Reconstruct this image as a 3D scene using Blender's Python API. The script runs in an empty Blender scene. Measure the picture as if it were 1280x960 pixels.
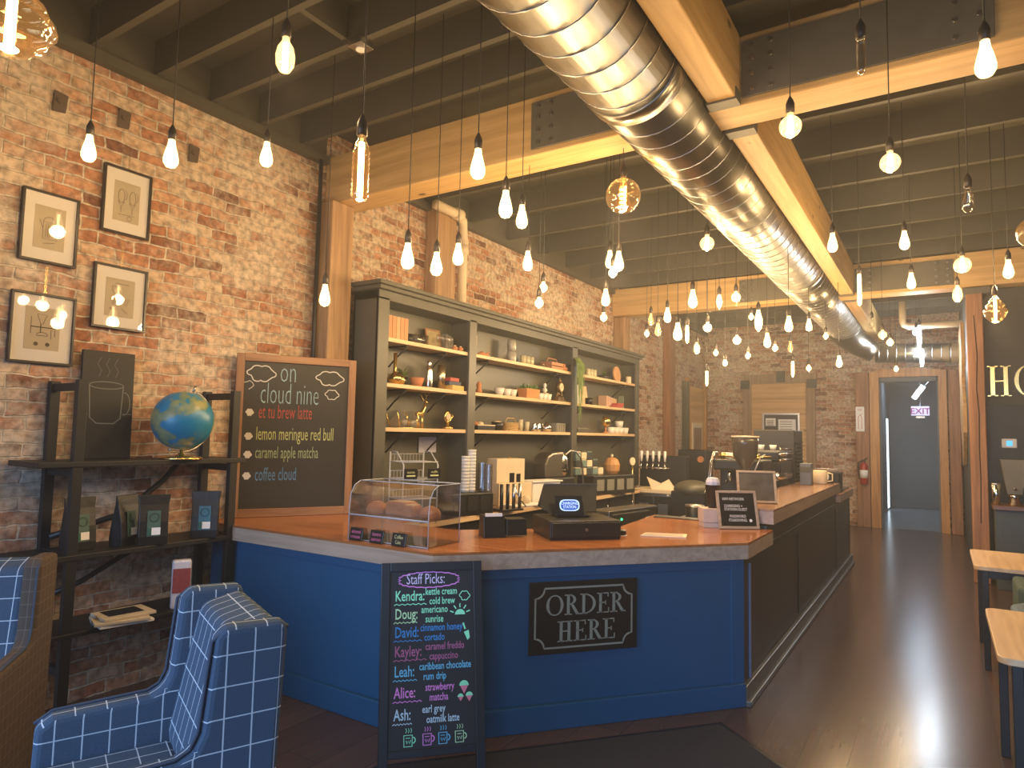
import bpy, bmesh, math, random
from mathutils import Vector, Matrix
random.seed(7)
PI = math.pi
S = bpy.context.scene
COL = S.collection

# ------------------------------------------------------------------ camera
F_PX = 836.0
cam_d = bpy.data.cameras.new('camera')
cam_d.sensor_fit = 'HORIZONTAL'; cam_d.sensor_width = 36.0
cam_d.lens = F_PX * 36.0 / 1280.0
cam_d.clip_start = 0.05; cam_d.clip_end = 100
cam = bpy.data.objects.new('camera', cam_d); COL.objects.link(cam)
right = Vector((0.84205482, 0.53899962, 0.02056904))
down = Vector((-0.02254602, 0.07327183, -0.99705713))
fwd = Vector((-0.53892055, 0.83911301, 0.07385119))
M = Matrix.Identity(4)
for i in range(3):
    M[i][0] = right[i]; M[i][1] = -down[i]; M[i][2] = -fwd[i]
M[0][3], M[1][3], M[2][3] = 0, 0, 1.65
cam.matrix_world = M
S.camera = cam

# ------------------------------------------------------------------ world, daylight, exposure
W = bpy.data.worlds.new('world'); S.world = W; W.use_nodes = True
bg = W.node_tree.nodes['Background']
bg.inputs[0].default_value = (0.55, 0.75, 1.0, 1); bg.inputs[1].default_value = 1.0
hz = W.node_tree.nodes.new('ShaderNodeVolumeScatter')      # faint haze added to imitate the lens glow around the bulbs
hz.inputs['Density'].default_value = 0.010; hz.inputs['Anisotropy'].default_value = 0.5
W.node_tree.links.new(hz.outputs[0], [n for n in W.node_tree.nodes if n.type == 'OUTPUT_WORLD'][0].inputs['Volume'])
S.view_settings.view_transform = 'Standard'
S.view_settings.look = 'None'
S.view_settings.exposure = 0.0
S.view_settings.gamma = 1.0
S.view_settings.use_curve_mapping = False
BULB_W = 11.5

def area(name, loc, rot, sx, sy, power, colr, sprd=170):
    l = bpy.data.lights.new(name, 'AREA'); l.shape = 'RECTANGLE'
    l.size = sx; l.size_y = sy; l.spread = math.radians(sprd); l.energy = power; l.color = colr
    o = bpy.data.objects.new(name, l); COL.objects.link(o)
    o.location = loc; o.rotation_euler = rot
    return o
# daylight through the two shop-front windows behind the camera
for wx in (-2.6, 0.9):
    area('window_daylight', (wx, -2.42, 1.75), (math.radians(62), 0, 0), 2.6, 2.2, 95, (0.40, 0.62, 1.0), 105)
# daylight and tube light in the back hallway
area('hall_light', (-0.50, 17.2, 3.20), (0, 0, 0), 0.5, 1.6, 40, (0.62, 0.80, 1.0))

# ------------------------------------------------------------------ materials
def nt_new(name):
    m = bpy.data.materials.new(name); m.use_nodes = True
    t = m.node_tree
    return m, t, t.nodes['Principled BSDF'], t.nodes, t.links

MATS = {}
def mat(name, col, rough=0.5, metal=0.0, var=0.12, vscale=8.0, bump=0.0, bscale=60.0, trans=0.0, emit=None, estr=0.0, spec=0.5):
    if name in MATS: return MATS[name]
    m, t, b, N, L = nt_new(name)
    tc = N.new('ShaderNodeTexCoord'); nz = N.new('ShaderNodeTexNoise')
    nz.inputs['Scale'].default_value = vscale; nz.inputs['Detail'].default_value = 4
    L.new(tc.outputs['Object'], nz.inputs['Vector'])
    mx = N.new('ShaderNodeMix'); mx.data_type = 'RGBA'
    c = col
    mx.inputs[6].default_value = tuple(max(0, k*(1-var)) for k in c)+(1,)
    mx.inputs[7].default_value = tuple(min(1, k*(1+var)) for k in c)+(1,)
    L.new(nz.outputs['Fac'], mx.inputs[0]); L.new(mx.outputs[2], b.inputs['Base Color'])
    b.inputs['Roughness'].default_value = rough; b.inputs['Metallic'].default_value = metal
    b.inputs['Specular IOR Level'].default_value = spec
    if trans: b.inputs['Transmission Weight'].default_value = trans
    if emit:
        b.inputs['Emission Color'].default_value = emit+(1,); b.inputs['Emission Strength'].default_value = estr
    if bump:
        n2 = N.new('ShaderNodeTexNoise'); n2.inputs['Scale'].default_value = bscale; n2.inputs['Detail'].default_value = 5
        L.new(tc.outputs['Object'], n2.inputs['Vector'])
        bp = N.new('ShaderNodeBump'); bp.inputs['Strength'].default_value = bump; bp.inputs['Distance'].default_value = 0.01
        L.new(n2.outputs['Fac'], bp.inputs['Height']); L.new(bp.outputs['Normal'], b.inputs['Normal'])
    MATS[name] = m
    return m

def wood(name, c1, c2, axis=0, rough=0.45, scale=1.0, knots=False):
    """grain stretched along one axis of the object"""
    if name in MATS: return MATS[name]
    m, t, b, N, L = nt_new(name)
    tc = N.new('ShaderNodeTexCoord'); mp = N.new('ShaderNodeMapping')
    sc = [14*scale, 14*scale, 14*scale]; sc[axis] = 0.9*scale
    mp.inputs['Scale'].default_value = sc
    L.new(tc.outputs['Object'], mp.inputs['Vector'])
    nz = N.new('ShaderNodeTexNoise'); nz.inputs['Scale'].default_value = 1.6; nz.inputs['Detail'].default_value = 8
    nz.inputs['Distortion'].default_value = 0.6
    L.new(mp.outputs[0], nz.inputs['Vector'])
    r = N.new('ShaderNodeValToRGB'); r.color_ramp.elements[0].position = 0.3; r.color_ramp.elements[1].position = 0.72
    r.color_ramp.elements[0].color = c1+(1,); r.color_ramp.elements[1].color = c2+(1,)
    L.new(nz.outputs['Fac'], r.inputs[0])
    out = r.outputs[0]
    if knots:
        vo = N.new('ShaderNodeTexVoronoi'); vo.inputs['Scale'].default_value = 2.3
        mp2 = N.new('ShaderNodeMapping'); s2 = [1.6, 1.6, 1.6]; s2[axis] = 0.8; mp2.inputs['Scale'].default_value = s2
        L.new(tc.outputs['Object'], mp2.inputs['Vector']); L.new(mp2.outputs[0], vo.inputs['Vector'])
        kr = N.new('ShaderNodeValToRGB'); kr.color_ramp.elements[0].position = 0.05; kr.color_ramp.elements[1].position = 0.09
        L.new(vo.outputs['Distance'], kr.inputs[0])
        mk = N.new('ShaderNodeMix'); mk.data_type = 'RGBA'
        mk.inputs[6].default_value = tuple(k*0.35 for k in c1)+(1,)
        L.new(kr.outputs[0], mk.inputs[0]); L.new(out, mk.inputs[7]); out = mk.outputs[2]
    L.new(out, b.inputs['Base Color'])
    b.inputs['Roughness'].default_value = rough
    bp = N.new('ShaderNodeBump'); bp.inputs['Strength'].default_value = 0.15; bp.inputs['Distance'].default_value = 0.005
    L.new(nz.outputs['Fac'], bp.inputs['Height']); L.new(bp.outputs['Normal'], b.inputs['Normal'])
    MATS[name] = m
    return m

def brick(name, ax, white=0.5):
    """old brick, u = world axis ax, v = z; limewash worn off in patches"""
    m, t, b, N, L = nt_new(name)
    tc = N.new('ShaderNodeTexCoord'); sp = N.new('ShaderNodeSeparateXYZ'); cb = N.new('ShaderNodeCombineXYZ')
    L.new(tc.outputs['Object'], sp.inputs[0])
    L.new(sp.outputs[ax], cb.inputs[0]); L.new(sp.outputs[2], cb.inputs[1])
    wz = N.new('ShaderNodeTexNoise'); wz.inputs['Scale'].default_value = 7; wz.inputs['Detail'].default_value = 4
    L.new(cb.outputs[0], wz.inputs['Vector'])
    sub = N.new('ShaderNodeVectorMath'); sub.operation = 'SUBTRACT'; sub.inputs[1].default_value = (0.5, 0.5, 0.5)
    L.new(wz.outputs['Color'], sub.inputs[0])
    scl = N.new('ShaderNodeVectorMath'); scl.operation = 'SCALE'; scl.inputs['Scale'].default_value = 0.045
    L.new(sub.outputs[0], scl.inputs[0])
    add = N.new('ShaderNodeVectorMath'); add.operation = 'ADD'
    L.new(cb.outputs[0], add.inputs[0]); L.new(scl.outputs[0], add.inputs[1])
    bt = N.new('ShaderNodeTexBrick')
    bt.inputs['Scale'].default_value = 1.0; bt.inputs['Brick Width'].default_value = 0.215
    bt.inputs['Row Height'].default_value = 0.077; bt.inputs['Mortar Size'].default_value = 0.007
    bt.inputs['Mortar Smooth'].default_value = 0.35
    bt.inputs['Color1'].default_value = (0, 0, 0, 1); bt.inputs['Color2'].default_value = (1, 1, 1, 1)
    bt.inputs['Mortar'].default_value = (0.5, 0.5, 0.5, 1)
    L.new(add.outputs[0], bt.inputs['Vector'])
    cr = N.new('ShaderNodeValToRGB'); e = cr.color_ramp.elements
    e[0].position = 0.0; e[0].color = (0.17, 0.075, 0.045, 1)
    e[1].position = 1.0; e[1].color = (0.50, 0.34, 0.22, 1)
    for p, c in ((0.12, (0.33, 0.14, 0.075)), (0.4, (0.44, 0.20, 0.105)), (0.65, (0.50, 0.27, 0.155)), (0.85, (0.56, 0.39, 0.26))):
        q = cr.color_ramp.elements.new(p); q.color = c+(1,)
    L.new(bt.outputs['Color'], cr.inputs[0])
    # worn limewash patches: large and small noise together
    n1 = N.new('ShaderNodeTexNoise'); n1.inputs['Scale'].default_value = 1.1; n1.inputs['Detail'].default_value = 3
    n2 = N.new('ShaderNodeTexNoise'); n2.inputs['Scale'].default_value = 9; n2.inputs['Detail'].default_value = 8; n2.inputs['Roughness'].default_value = 0.7
    L.new(cb.outputs[0], n1.inputs['Vector']); L.new(cb.outputs[0], n2.inputs['Vector'])
    ad = N.new('ShaderNodeMath'); ad.operation = 'ADD'; L.new(n1.outputs['Fac'], ad.inputs[0]); L.new(n2.outputs['Fac'], ad.inputs[1])
    ad2 = N.new('ShaderNodeMath'); ad2.operation = 'MULTIPLY_ADD'; ad2.inputs[1].default_value = 0.10
    L.new(bt.outputs['Color'], ad2.inputs[0]); L.new(ad.outputs[0], ad2.inputs[2])
    wr = N.new('ShaderNodeValToRGB'); wr.color_ramp.elements[0].position = 0.98 + 0.12*(0.5-white)*2; wr.color_ramp.elements[1].position = 1.28 + 0.1*(0.5-white)*2
    if wr.color_ramp.elements[1].position > 1: pass
    mr = N.new('ShaderNodeMapRange'); mr.inputs['From Min'].default_value = 1.10-0.3*white; mr.inputs['From Max'].default_value = 1.42-0.3*white
    mr.inputs['To Max'].default_value = 0.85
    N.remove(wr)
    L.new(ad2.outputs[0], mr.inputs[0])
    mw = N.new('ShaderNodeMix'); mw.data_type = 'RGBA'; mw.inputs[7].default_value = (0.64, 0.54, 0.43, 1)
    L.new(mr.outputs[0], mw.inputs[0]); L.new(cr.outputs[0], mw.inputs[6])
    mm = N.new('ShaderNodeMix'); mm.data_type = 'RGBA'; mm.inputs[7].default_value = (0.60, 0.50, 0.39, 1)
    L.new(bt.outputs['Fac'], mm.inputs[0]); L.new(mw.outputs[2], mm.inputs[6])
    # soot and grime specks
    n3 = N.new('ShaderNodeTexNoise'); n3.inputs['Scale'].default_value = 22; n3.inputs['Detail'].default_value = 6
    L.new(cb.outputs[0], n3.inputs['Vector'])
    gr = N.new('ShaderNodeMapRange'); gr.inputs['From Min'].default_value = 0.3; gr.inputs['From Max'].default_value = 0.6
    gr.inputs['To Min'].default_value = 0.50; gr.inputs['To Max'].default_value = 1.08
    L.new(n3.outputs['Fac'], gr.inputs[0])
    vm = N.new('ShaderNodeVectorMath'); vm.operation = 'SCALE'
    L.new(mm.outputs[2], vm.inputs[0]); L.new(gr.outputs[0], vm.inputs['Scale'])
    L.new(vm.outputs[0], b.inputs['Base Color'])
    b.inputs['Roughness'].default_value = 0.85; b.inputs['Specular IOR Level'].default_value = 0.25
    h = N.new('ShaderNodeMath'); h.operation = 'MULTIPLY_ADD'; h.inputs[1].default_value = -1.0
    L.new(bt.outputs['Fac'], h.inputs[0]); L.new(n2.outputs['Fac'], h.inputs[2])
    bp = N.new('ShaderNodeBump'); bp.inputs['Strength'].default_value = 0.9; bp.inputs['Distance'].default_value = 0.012
    L.new(h.outputs[0], bp.inputs['Height']); L.new(bp.outputs['Normal'], b.inputs['Normal'])
    MATS[name] = m
    return m

def floor_mat():
    m, t, b, N, L = nt_new('dark_plank_floor')
    tc = N.new('ShaderNodeTexCoord'); sp = N.new('ShaderNodeSeparateXYZ'); cb = N.new('ShaderNodeCombineXYZ')
    L.new(tc.outputs['Object'], sp.inputs[0]); L.new(sp.outputs[1], cb.inputs[0]); L.new(sp.outputs[0], cb.inputs[1])
    bt = N.new('ShaderNodeTexBrick'); bt.inputs['Scale'].default_value = 1
    bt.inputs['Brick Width'].default_value = 2.4; bt.inputs['Row Height'].default_value = 0.22; bt.inputs['Mortar Size'].default_value = 0.0016
    bt.inputs['Color1'].default_value = (0.085, 0.050, 0.036, 1); bt.inputs['Color2'].default_value = (0.125, 0.075, 0.054, 1)
    bt.inputs['Mortar'].default_value = (0.012, 0.007, 0.006, 1)
    L.new(cb.outputs[0], bt.inputs['Vector'])
    mp = N.new('ShaderNodeMapping'); mp.inputs['Scale'].default_value = (30, 1.5, 1); L.new(tc.outputs['Object'], mp.inputs['Vector'])
    nz = N.new('ShaderNodeTexNoise'); nz.inputs['Scale'].default_value = 1.5; nz.inputs['Detail'].default_value = 6
    L.new(mp.outputs[0], nz.inputs['Vector'])
    mx = N.new('ShaderNodeMix'); mx.data_type = 'RGBA'; mx.blend_type = 'MULTIPLY'; mx.inputs[0].default_value = 0.45
    L.new(bt.outputs['Color'], mx.inputs[6]); L.new(nz.outputs['Color'], mx.inputs[7])
    L.new(mx.outputs[2], b.inputs['Base Color'])
    b.inputs['Roughness'].default_value = 0.3
    n2 = N.new('ShaderNodeTexNoise'); n2.inputs['Scale'].default_value = 0.8; L.new(tc.outputs['Object'], n2.inputs['Vector'])
    rr = N.new('ShaderNodeMapRange'); rr.inputs['To Min'].default_value = 0.25; rr.inputs['To Max'].default_value = 0.31
    b.inputs['Roughness'].default_value = 0.22
    bp = N.new('ShaderNodeBump'); bp.inputs['Strength'].default_value = 0.10; bp.inputs['Distance'].default_value = 0.002
    ma = N.new('ShaderNodeMath'); ma.operation = 'SUBTRACT'; ma.inputs[0].default_value = 0.5; L.new(bt.outputs['Fac'], ma.inputs[1])
    return m

def plaid(name, base, line, sp_=0.105, w=0.05):
    """wool cloth with a windowpane check, woven in (object space, 3 axes)"""
    m, t, b, N, L = nt_new(name)
    tc = N.new('ShaderNodeTexCoord'); sp = N.new('ShaderNodeSeparateXYZ'); L.new(tc.outputs['UV'], sp.inputs[0])
    outs = []
    for k in (0, 1):
        d = N.new('ShaderNodeMath'); d.operation = 'DIVIDE'; d.inputs[1].default_value = sp_*(1.0 if k == 0 else 1.15); L.new(sp.outputs[k], d.inputs[0])
        f = N.new('ShaderNodeMath'); f.operation = 'FRACT'; L.new(d.outputs[0], f.inputs[0])
        g = N.new('ShaderNodeMath'); g.operation = 'LESS_THAN'; g.inputs[1].default_value = w*(1 if k == 0 else 0.75); L.new(f.outputs[0], g.inputs[0])
        outs.append(g)
    mxm = N.new('ShaderNodeMath'); mxm.operation = 'MAXIMUM'; L.new(outs[0].outputs[0], mxm.inputs[0]); L.new(outs[1].outputs[0], mxm.inputs[1])
    nz = N.new('ShaderNodeTexNoise'); nz.inputs['Scale'].default_value = 350; nz.inputs['Detail'].default_value = 3
    L.new(tc.outputs['Object'], nz.inputs['Vector'])
    c0 = N.new('ShaderNodeMix'); c0.data_type = 'RGBA'
    c0.inputs[6].default_value = tuple(k*0.55 for k in base)+(1,); c0.inputs[7].default_value = tuple(min(1, k*1.5) for k in base)+(1,)
    L.new(nz.outputs['Fac'], c0.inputs[0])
    c1 = N.new('ShaderNodeMix'); c1.data_type = 'RGBA'; c1.inputs[7].default_value = line+(1,)
    L.new(mxm.outputs[0], c1.inputs[0]); L.new(c0.outputs[2], c1.inputs[6])
    L.new(c1.outputs[2], b.inputs['Base Color']); b.inputs['Roughness'].default_value = 0.9
    b.inputs['Specular IOR Level'].default_value = 0.15
    bp = N.new('ShaderNodeBump'); bp.inputs['Strength'].default_value = 0.4; bp.inputs['Distance'].default_value = 0.002
    L.new(nz.outputs['Fac'], bp.inputs['Height']); L.new(bp.outputs['Normal'], b.inputs['Normal'])
    return m

def glass(name, tint=(1, 1, 1), mixf=0.12, rough=0.03, emit=None, estr=0.0):
    """thin clear glass: mostly see-through with a gloss coat; may glow (lit bulbs)"""
    if name in MATS: return MATS[name]
    m, t, b, N, L = nt_new(name)
    out = [n for n in N if n.type == 'OUTPUT_MATERIAL'][0]
    tr = N.new('ShaderNodeBsdfTransparent'); tr.inputs[0].default_value = tint+(1,)
    gl = N.new('ShaderNodeBsdfGlossy'); gl.inputs['Roughness'].default_value = rough
    fr = N.new('ShaderNodeLayerWeight'); fr.inputs['Blend'].default_value = 0.25
    ma = N.new('ShaderNodeMath'); ma.operation = 'MULTIPLY_ADD'; ma.inputs[1].default_value = 0.75; ma.inputs[2].default_value = mixf
    L.new(fr.outputs['Facing'], ma.inputs[0])
    mx = N.new('ShaderNodeMixShader'); L.new(ma.outputs[0], mx.inputs[0]); L.new(tr.outputs[0], mx.inputs[1]); L.new(gl.outputs[0], mx.inputs[2])
    last = mx
    if emit:
        em = N.new('ShaderNodeEmission'); em.inputs[0].default_value = emit+(1,); em.inputs[1].default_value = estr
        ad = N.new('ShaderNodeAddShader'); L.new(mx.outputs[0], ad.inputs[0]); L.new(em.outputs[0], ad.inputs[1]); last = ad
    L.new(last.outputs[0], out.inputs[0]); N.remove(b)
    MATS[name] = m
    return m

def emis(name, col, st):
    if name in MATS: return MATS[name]
    m = bpy.data.materials.new(name); m.use_nodes = True; N = m.node_tree.nodes
    b = N['Principled BSDF']; b.inputs['Base Color'].default_value = col+(1,)
    b.inputs['Emission Color'].default_value = col+(1,); b.inputs['Emission Strength'].default_value = st
    MATS[name] = m
    return m

m_brick_l = brick('whitewashed_brick', 1, 0.62)
m_brick_b = brick('back_brick', 0, 0.42)
m_floor = floor_mat()
m_ceil = mat('charcoal_ceiling_paint', (0.070, 0.062, 0.044), 0.65, var=0.2, vscale=2)
m_beam = wood('glulam_beam_x', (0.46, 0.27, 0.09), (0.68, 0.44, 0.18), 0, 0.5, 0.8, True)
m_beamy = wood('glulam_beam_y', (0.46, 0.27, 0.09), (0.68, 0.44, 0.18), 1, 0.5, 0.8, True)
m_post = wood('rough_timber_z', (0.24, 0.13, 0.06), (0.46, 0.28, 0.14), 2, 0.6, 1.0, True)
m_redpost = wood('red_brown_timber_z', (0.20, 0.085, 0.042), (0.38, 0.18, 0.09), 2, 0.6, 1.0, True)
m_casing = wood('orange_casing_z', (0.36, 0.16, 0.05), (0.58, 0.29, 0.10), 2, 0.5, 1.0)
m_ply = wood('pine_board_x', (0.48, 0.27, 0.10), (0.68, 0.43, 0.19), 0, 0.5, 0.6, True)
m_steel = mat('painted_steel_plate', (0.115, 0.102, 0.076), 0.5, 0.1, var=0.2)
m_shelf = mat('olive_black_cabinet_paint', (0.078, 0.073, 0.054), 0.42, var=0.12)
m_shelfw = wood('pale_shelf_wood_y', (0.55, 0.36, 0.19), (0.74, 0.54, 0.32), 1, 0.45)
m_top = wood('counter_top_varnish', (0.28, 0.095, 0.03), (0.43, 0.165, 0.055), 0, 0.16)
m_fascia = wood('counter_edge_oak', (0.34, 0.245, 0.18), (0.50, 0.38, 0.29), 0, 0.4, 1.2)
m_blue = mat('deep_blue_counter_paint', (0.004, 0.075, 0.17), 0.42, var=0.08, vscale=3)
m_bpanel = mat('black_bar_panel', (0.022, 0.020, 0.018), 0.35)
m_black = mat('black_plastic', (0.009, 0.009, 0.010), 0.35)
m_blackm = mat('matte_black_metal', (0.008, 0.0075, 0.008), 0.5, 0.0)
m_chrome = mat('chrome', (0.75, 0.73, 0.70), 0.15, 1.0, var=0.05)
m_steelb = mat('brushed_steel', (0.5, 0.48, 0.45), 0.3, 1.0, var=0.1)
m_duct = mat('galvanised_duct', (0.27, 0.25, 0.215), 0.30, 1.0, var=0.12, vscale=3)
m_white = mat('white_ceramic', (0.75, 0.72, 0.66), 0.3)
m_paper = mat('white_paper', (0.80, 0.78, 0.74), 0.8, var=0.03)
m_cream = mat('cream_card', (0.72, 0.58, 0.40), 0.7)
m_brass = mat('brass', (0.85, 0.60, 0.22), 0.22, 1.0)
m_terra = mat('terracotta', (0.48, 0.20, 0.09), 0.8, bump=0.2)
m_leaf = mat('leaf_green', (0.10, 0.19, 0.04), 0.5, var=0.4, vscale=20)
m_cords = mat('black_cord', (0.01, 0.009, 0.008), 0.6)
m_wallgrey = mat('dark_grey_wall_paint', (0.060, 0.058, 0.050), 0.6, var=0.06, vscale=2)
m_walllow = mat('black_wainscot_paint', (0.024, 0.024, 0.024), 0.5, var=0.06)
m_hall = mat('slate_hall_paint', (0.12, 0.135, 0.15), 0.6, var=0.05)
m_hallfloor = mat('polished_hall_concrete', (0.20, 0.22, 0.24), 0.2, var=0.35, vscale=6)
m_glass = glass('clear_glass')
m_acryl = glass('clear_acrylic', (0.93, 0.95, 1.0), 0.26, 0.08)
m_red = mat('red_paint', (0.35, 0.025, 0.015), 0.3)
m_orange = mat('orange_paper', (0.85, 0.22, 0.04), 0.7)

# ------------------------------------------------------------------ mesh helpers
class MB:
    def __init__(s): s.v = []; s.f = []; s.sm = []
    def add(s, vs, fs, smooth=False, R=None):
        n = len(s.v)
        for p in vs:
            p = Vector(p)
            if R is not None: p = R @ p
            s.v.append(p)
        for f in fs:
            s.f.append([i+n for i in f]); s.sm.append(smooth)
        return s
    def box(s, x0, x1, y0, y1, z0, z1, R=None):
        vs = [(x0,y0,z0),(x1,y0,z0),(x1,y1,z0),(x0,y1,z0),(x0,y0,z1),(x1,y0,z1),(x1,y1,z1),(x0,y1,z1)]
        return s.add(vs, [(0,3,2,1),(4,5,6,7),(0,1,5,4),(1,2,6,5),(2,3,7,6),(3,0,4,7)], False, R)
    def prism(s, poly, z0, z1, R=None, smooth=False):
        n = len(poly)
        a = sum(poly[i][0]*poly[(i+1) % n][1]-poly[(i+1) % n][0]*poly[i][1] for i in range(n))
        if a < 0: poly = poly[::-1]
        vs = [(x, y, z0) for x, y in poly]+[(x, y, z1) for x, y in poly]
        fs = [tuple(range(n))[::-1], tuple(range(n, 2*n))]
        s.add(vs, fs, False, R)
        k = len(s.v)-2*n
        for i in range(n):
            j = (i+1) % n
            s.f.append([k+i, k+j, k+n+j, k+n+i]); s.sm.append(smooth)
        return s
    def lathe(s, prof, c=(0,0,0), seg=16, R=None, smooth=True):
        c = Vector(c); vs = []; fs = []; n = len(prof)
        for i in range(seg):
            a = 2*PI*i/seg
            for r, z in prof:
                vs.append(c+Vector((r*math.cos(a), r*math.sin(a), z)))
        for i in range(seg):
            j = (i+1) % seg
            for k in range(n-1):
                fs.append((i*n+k, j*n+k, j*n+k+1, i*n+k+1))
        if prof[0][0] > 1e-5: fs.append(tuple(i*n for i in range(seg))[::-1])
        if prof[-1][0] > 1e-5: fs.append(tuple(i*n+n-1 for i in range(seg)))
        return s.add(vs, fs, smooth, R)
    def cyl(s, p0, p1, r0, r1=None, seg=12, R=None):
        p0 = Vector(p0); p1 = Vector(p1); r1 = r0 if r1 is None else r1
        d = p1-p0; q = d.to_track_quat('Z', 'Y'); vs = []
        for p, r in ((p0, r0), (p1, r1)):
            for i in range(seg):
                a = 2*PI*i/seg; vs.append(p+q @ Vector((r*math.cos(a), r*math.sin(a), 0)))
        fs = [tuple(range(seg))[::-1], tuple(range(seg, 2*seg))]
        s.add(vs, fs, False, R); k = len(s.v)-2*seg
        for i in range(seg):
            j = (i+1) % seg; s.f.append([k+i, k+j, k+seg+j, k+seg+i]); s.sm.append(True)
        return s
    def tube(s, pts, r, seg=8, R=None):
        pts = [Vector(p) for p in pts]; vs = []; n = len(pts)
        rr = r if isinstance(r, (list, tuple)) else [r]*n
        up = Vector((0.13, 0.31, 0.94)); prev = None
        for i, p in enumerate(pts):
            d = (pts[min(i+1, n-1)]-pts[max(i-1, 0)]).normalized()
            if prev is None:
                a = d.cross(up)
                if a.length < 1e-3: a = d.cross(Vector((1, 0, 0)))
            else:
                a = prev-d*prev.dot(d)
            a.normalize(); prev = a; bb = d.cross(a)
            for k in range(seg):
                t = 2*PI*k/seg; vs.append(p+(a*math.cos(t)+bb*math.sin(t))*rr[i])
        fs = [tuple(range(seg))[::-1], tuple(range((n-1)*seg, n*seg))]
        for i in range(n-1):
            for k in range(seg):
                k2 = (k+1) % seg; fs.append((i*seg+k, i*seg+k2, (i+1)*seg+k2, (i+1)*seg+k))
        return s.add(vs, fs, True, R)
    def sphere(s, c, r, seg=14, rings=9, R=None, sz=1.0):
        prof = [(max(1e-6, r*math.sin(PI*i/rings)), -r*sz*math.cos(PI*i/rings)) for i in range(rings+1)]
        return s.lathe(prof, c, seg, R)
    def ribbon(s, pts, w, y=-0.002, closed=False):
        """stroke drawn on the local XZ plane, facing -Y"""
        n = len(pts); P = [Vector((p[0], p[1])) for p in pts]; L_ = []; R_ = []
        for i in range(n):
            a = P[i-1] if (i > 0 or closed) else P[i]
            c = P[(i+1) % n] if (i < n-1 or closed) else P[i]
            d = (c-a)
            if d.length < 1e-9: d = Vector((1, 0))
            d.normalize(); nn = Vector((-d.y, d.x))*w/2
            L_.append(P[i]+nn); R_.append(P[i]-nn)
        vs = [(p.x, y, p.y) for p in L_]+[(p.x, y, p.y) for p in R_]; fs = []
        for i in range(n if closed else n-1):
            j = (i+1) % n; fs.append((i, n+i, n+j, j))
        return s.add(vs, fs)
    def poly2(s, pts, y=-0.002):
        return s.add([(p[0], y, p[1]) for p in pts], [tuple(range(len(pts)))])
    def text(s, string, x, z, size, sx=1.0, y=-0.002, align='LEFT', shear=0.0, off=0.0):
        cu = bpy.data.curves.new('lettering', 'FONT'); cu.body = string; cu.size = size
        cu.align_x = align; cu.shear = shear; cu.offset = off; cu.resolution_u = 2
        o = bpy.data.objects.new('lettering', cu); me = bpy.data.meshes.new_from_object(o)
        vs = [(x+v.co.x*sx, y, z+v.co.y) for v in me.vertices]
        fs = [tuple(p.vertices) for p in me.polygons]
        bpy.data.objects.remove(o); bpy.data.curves.remove(cu); bpy.data.meshes.remove(me)
        return s.add(vs, fs)
    def build(s, name, m, parent=None, bev=0.0, loc=None, uvbox=False, segs=2, **kw):
        me = bpy.data.meshes.new(name); me.from_pydata([tuple(v) for v in s.v], [], s.f)
        for p, q in zip(me.polygons, s.sm): p.use_smooth = q
        me.materials.append(m); me.update()
        if uvbox:
            uv = me.uv_layers.new(name='UVMap')
            for p in me.polygons:
                n = p.normal
                ax = max(range(3), key=lambda i: abs(n[i]))
                for li in p.loop_indices:
                    c = me.vertices[me.loops[li].vertex_index].co
                    uv.data[li].uv = ((c.y, c.z), (c.x, c.z), (c.x, c.y))[ax]
        o = bpy.data.objects.new(name, me); COL.objects.link(o)
        if parent: o.parent = parent
        if loc: o.location = loc
        if bev:
            md = o.modifiers.new('bevel', 'BEVEL'); md.width = bev; md.segments = segs; md.limit_method = 'ANGLE'
            md.angle_limit = 0.6
        for k, v in kw.items(): o[k] = v
        return o

def thing(name, label, cat, loc=(0,0,0), rz=0.0, group=None, rx=0.0):
    o = bpy.data.objects.new(name, None); COL.objects.link(o); o.empty_display_size = 0.1
    o.location = loc; o.rotation_euler = (rx, 0, rz); o['label'] = label; o['category'] = cat
    if group: o['group'] = group
    return o
def tag(o, label, cat, group=None):
    o['label'] = label; o['category'] = cat
    if group: o['group'] = group
    return o
def struct(mb, name, m, bev=0.0): return mb.build(name, m, bev=bev, kind='structure')
def BX(*a): return MB().box(*a)
D = math.radians
def arc(cx, cz, r, a0, a1, n=10, rz=None):
    return [(cx+r*math.cos(D(a0+(a1-a0)*i/n)), cz+(rz or r)*math.sin(D(a0+(a1-a0)*i/n))) for i in range(n+1)]

# ================================================================== ROOM SHELL
struct(BX(-4.6, 4.2, -2.6, 14.8, -0.1, 0), 'floor', m_floor)
struct(BX(-1.4, 0.6, 14.8, 19.9, -0.1, 0), 'floor_hall', m_hallfloor)
struct(BX(-4.6, -4.4, -2.6, 15.0, 0, 4.3), 'wall_left', m_brick_l)
b = MB()
b.box(-4.4, -1.0, 14.8, 15.0, 0, 4.3); b.box(-0.03, 0.45, 14.8, 15.0, 0, 4.3); b.box(-1.0, -0.03, 14.8, 15.0, 2.88, 4.3)
struct(b, 'wall_back', m_brick_b)
struct(BX(0.325, 0.47, 10.05, 14.8, 0, 4.22), 'wall_right_back', m_wallgrey)
struct(BX(0.47, 4.0, 10.05, 10.17, 2.12, 4.22), 'wall_sign', m_wallgrey)
struct(BX(0.47, 4.0, 10.03, 10.17, 0, 2.12), 'wall_sign_lower', m_walllow)
struct(BX(4.0, 4.2, -2.6, 10.17, 0, 4.3), 'wall_right', m_wallgrey)
b = MB()      # shop front behind the camera, two large window openings
b.box(-4.4, 4.0, -2.6, -2.5, 0, 0.6); b.box(-4.4, 4.0, -2.6, -2.5, 2.9, 4.3)
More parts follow.
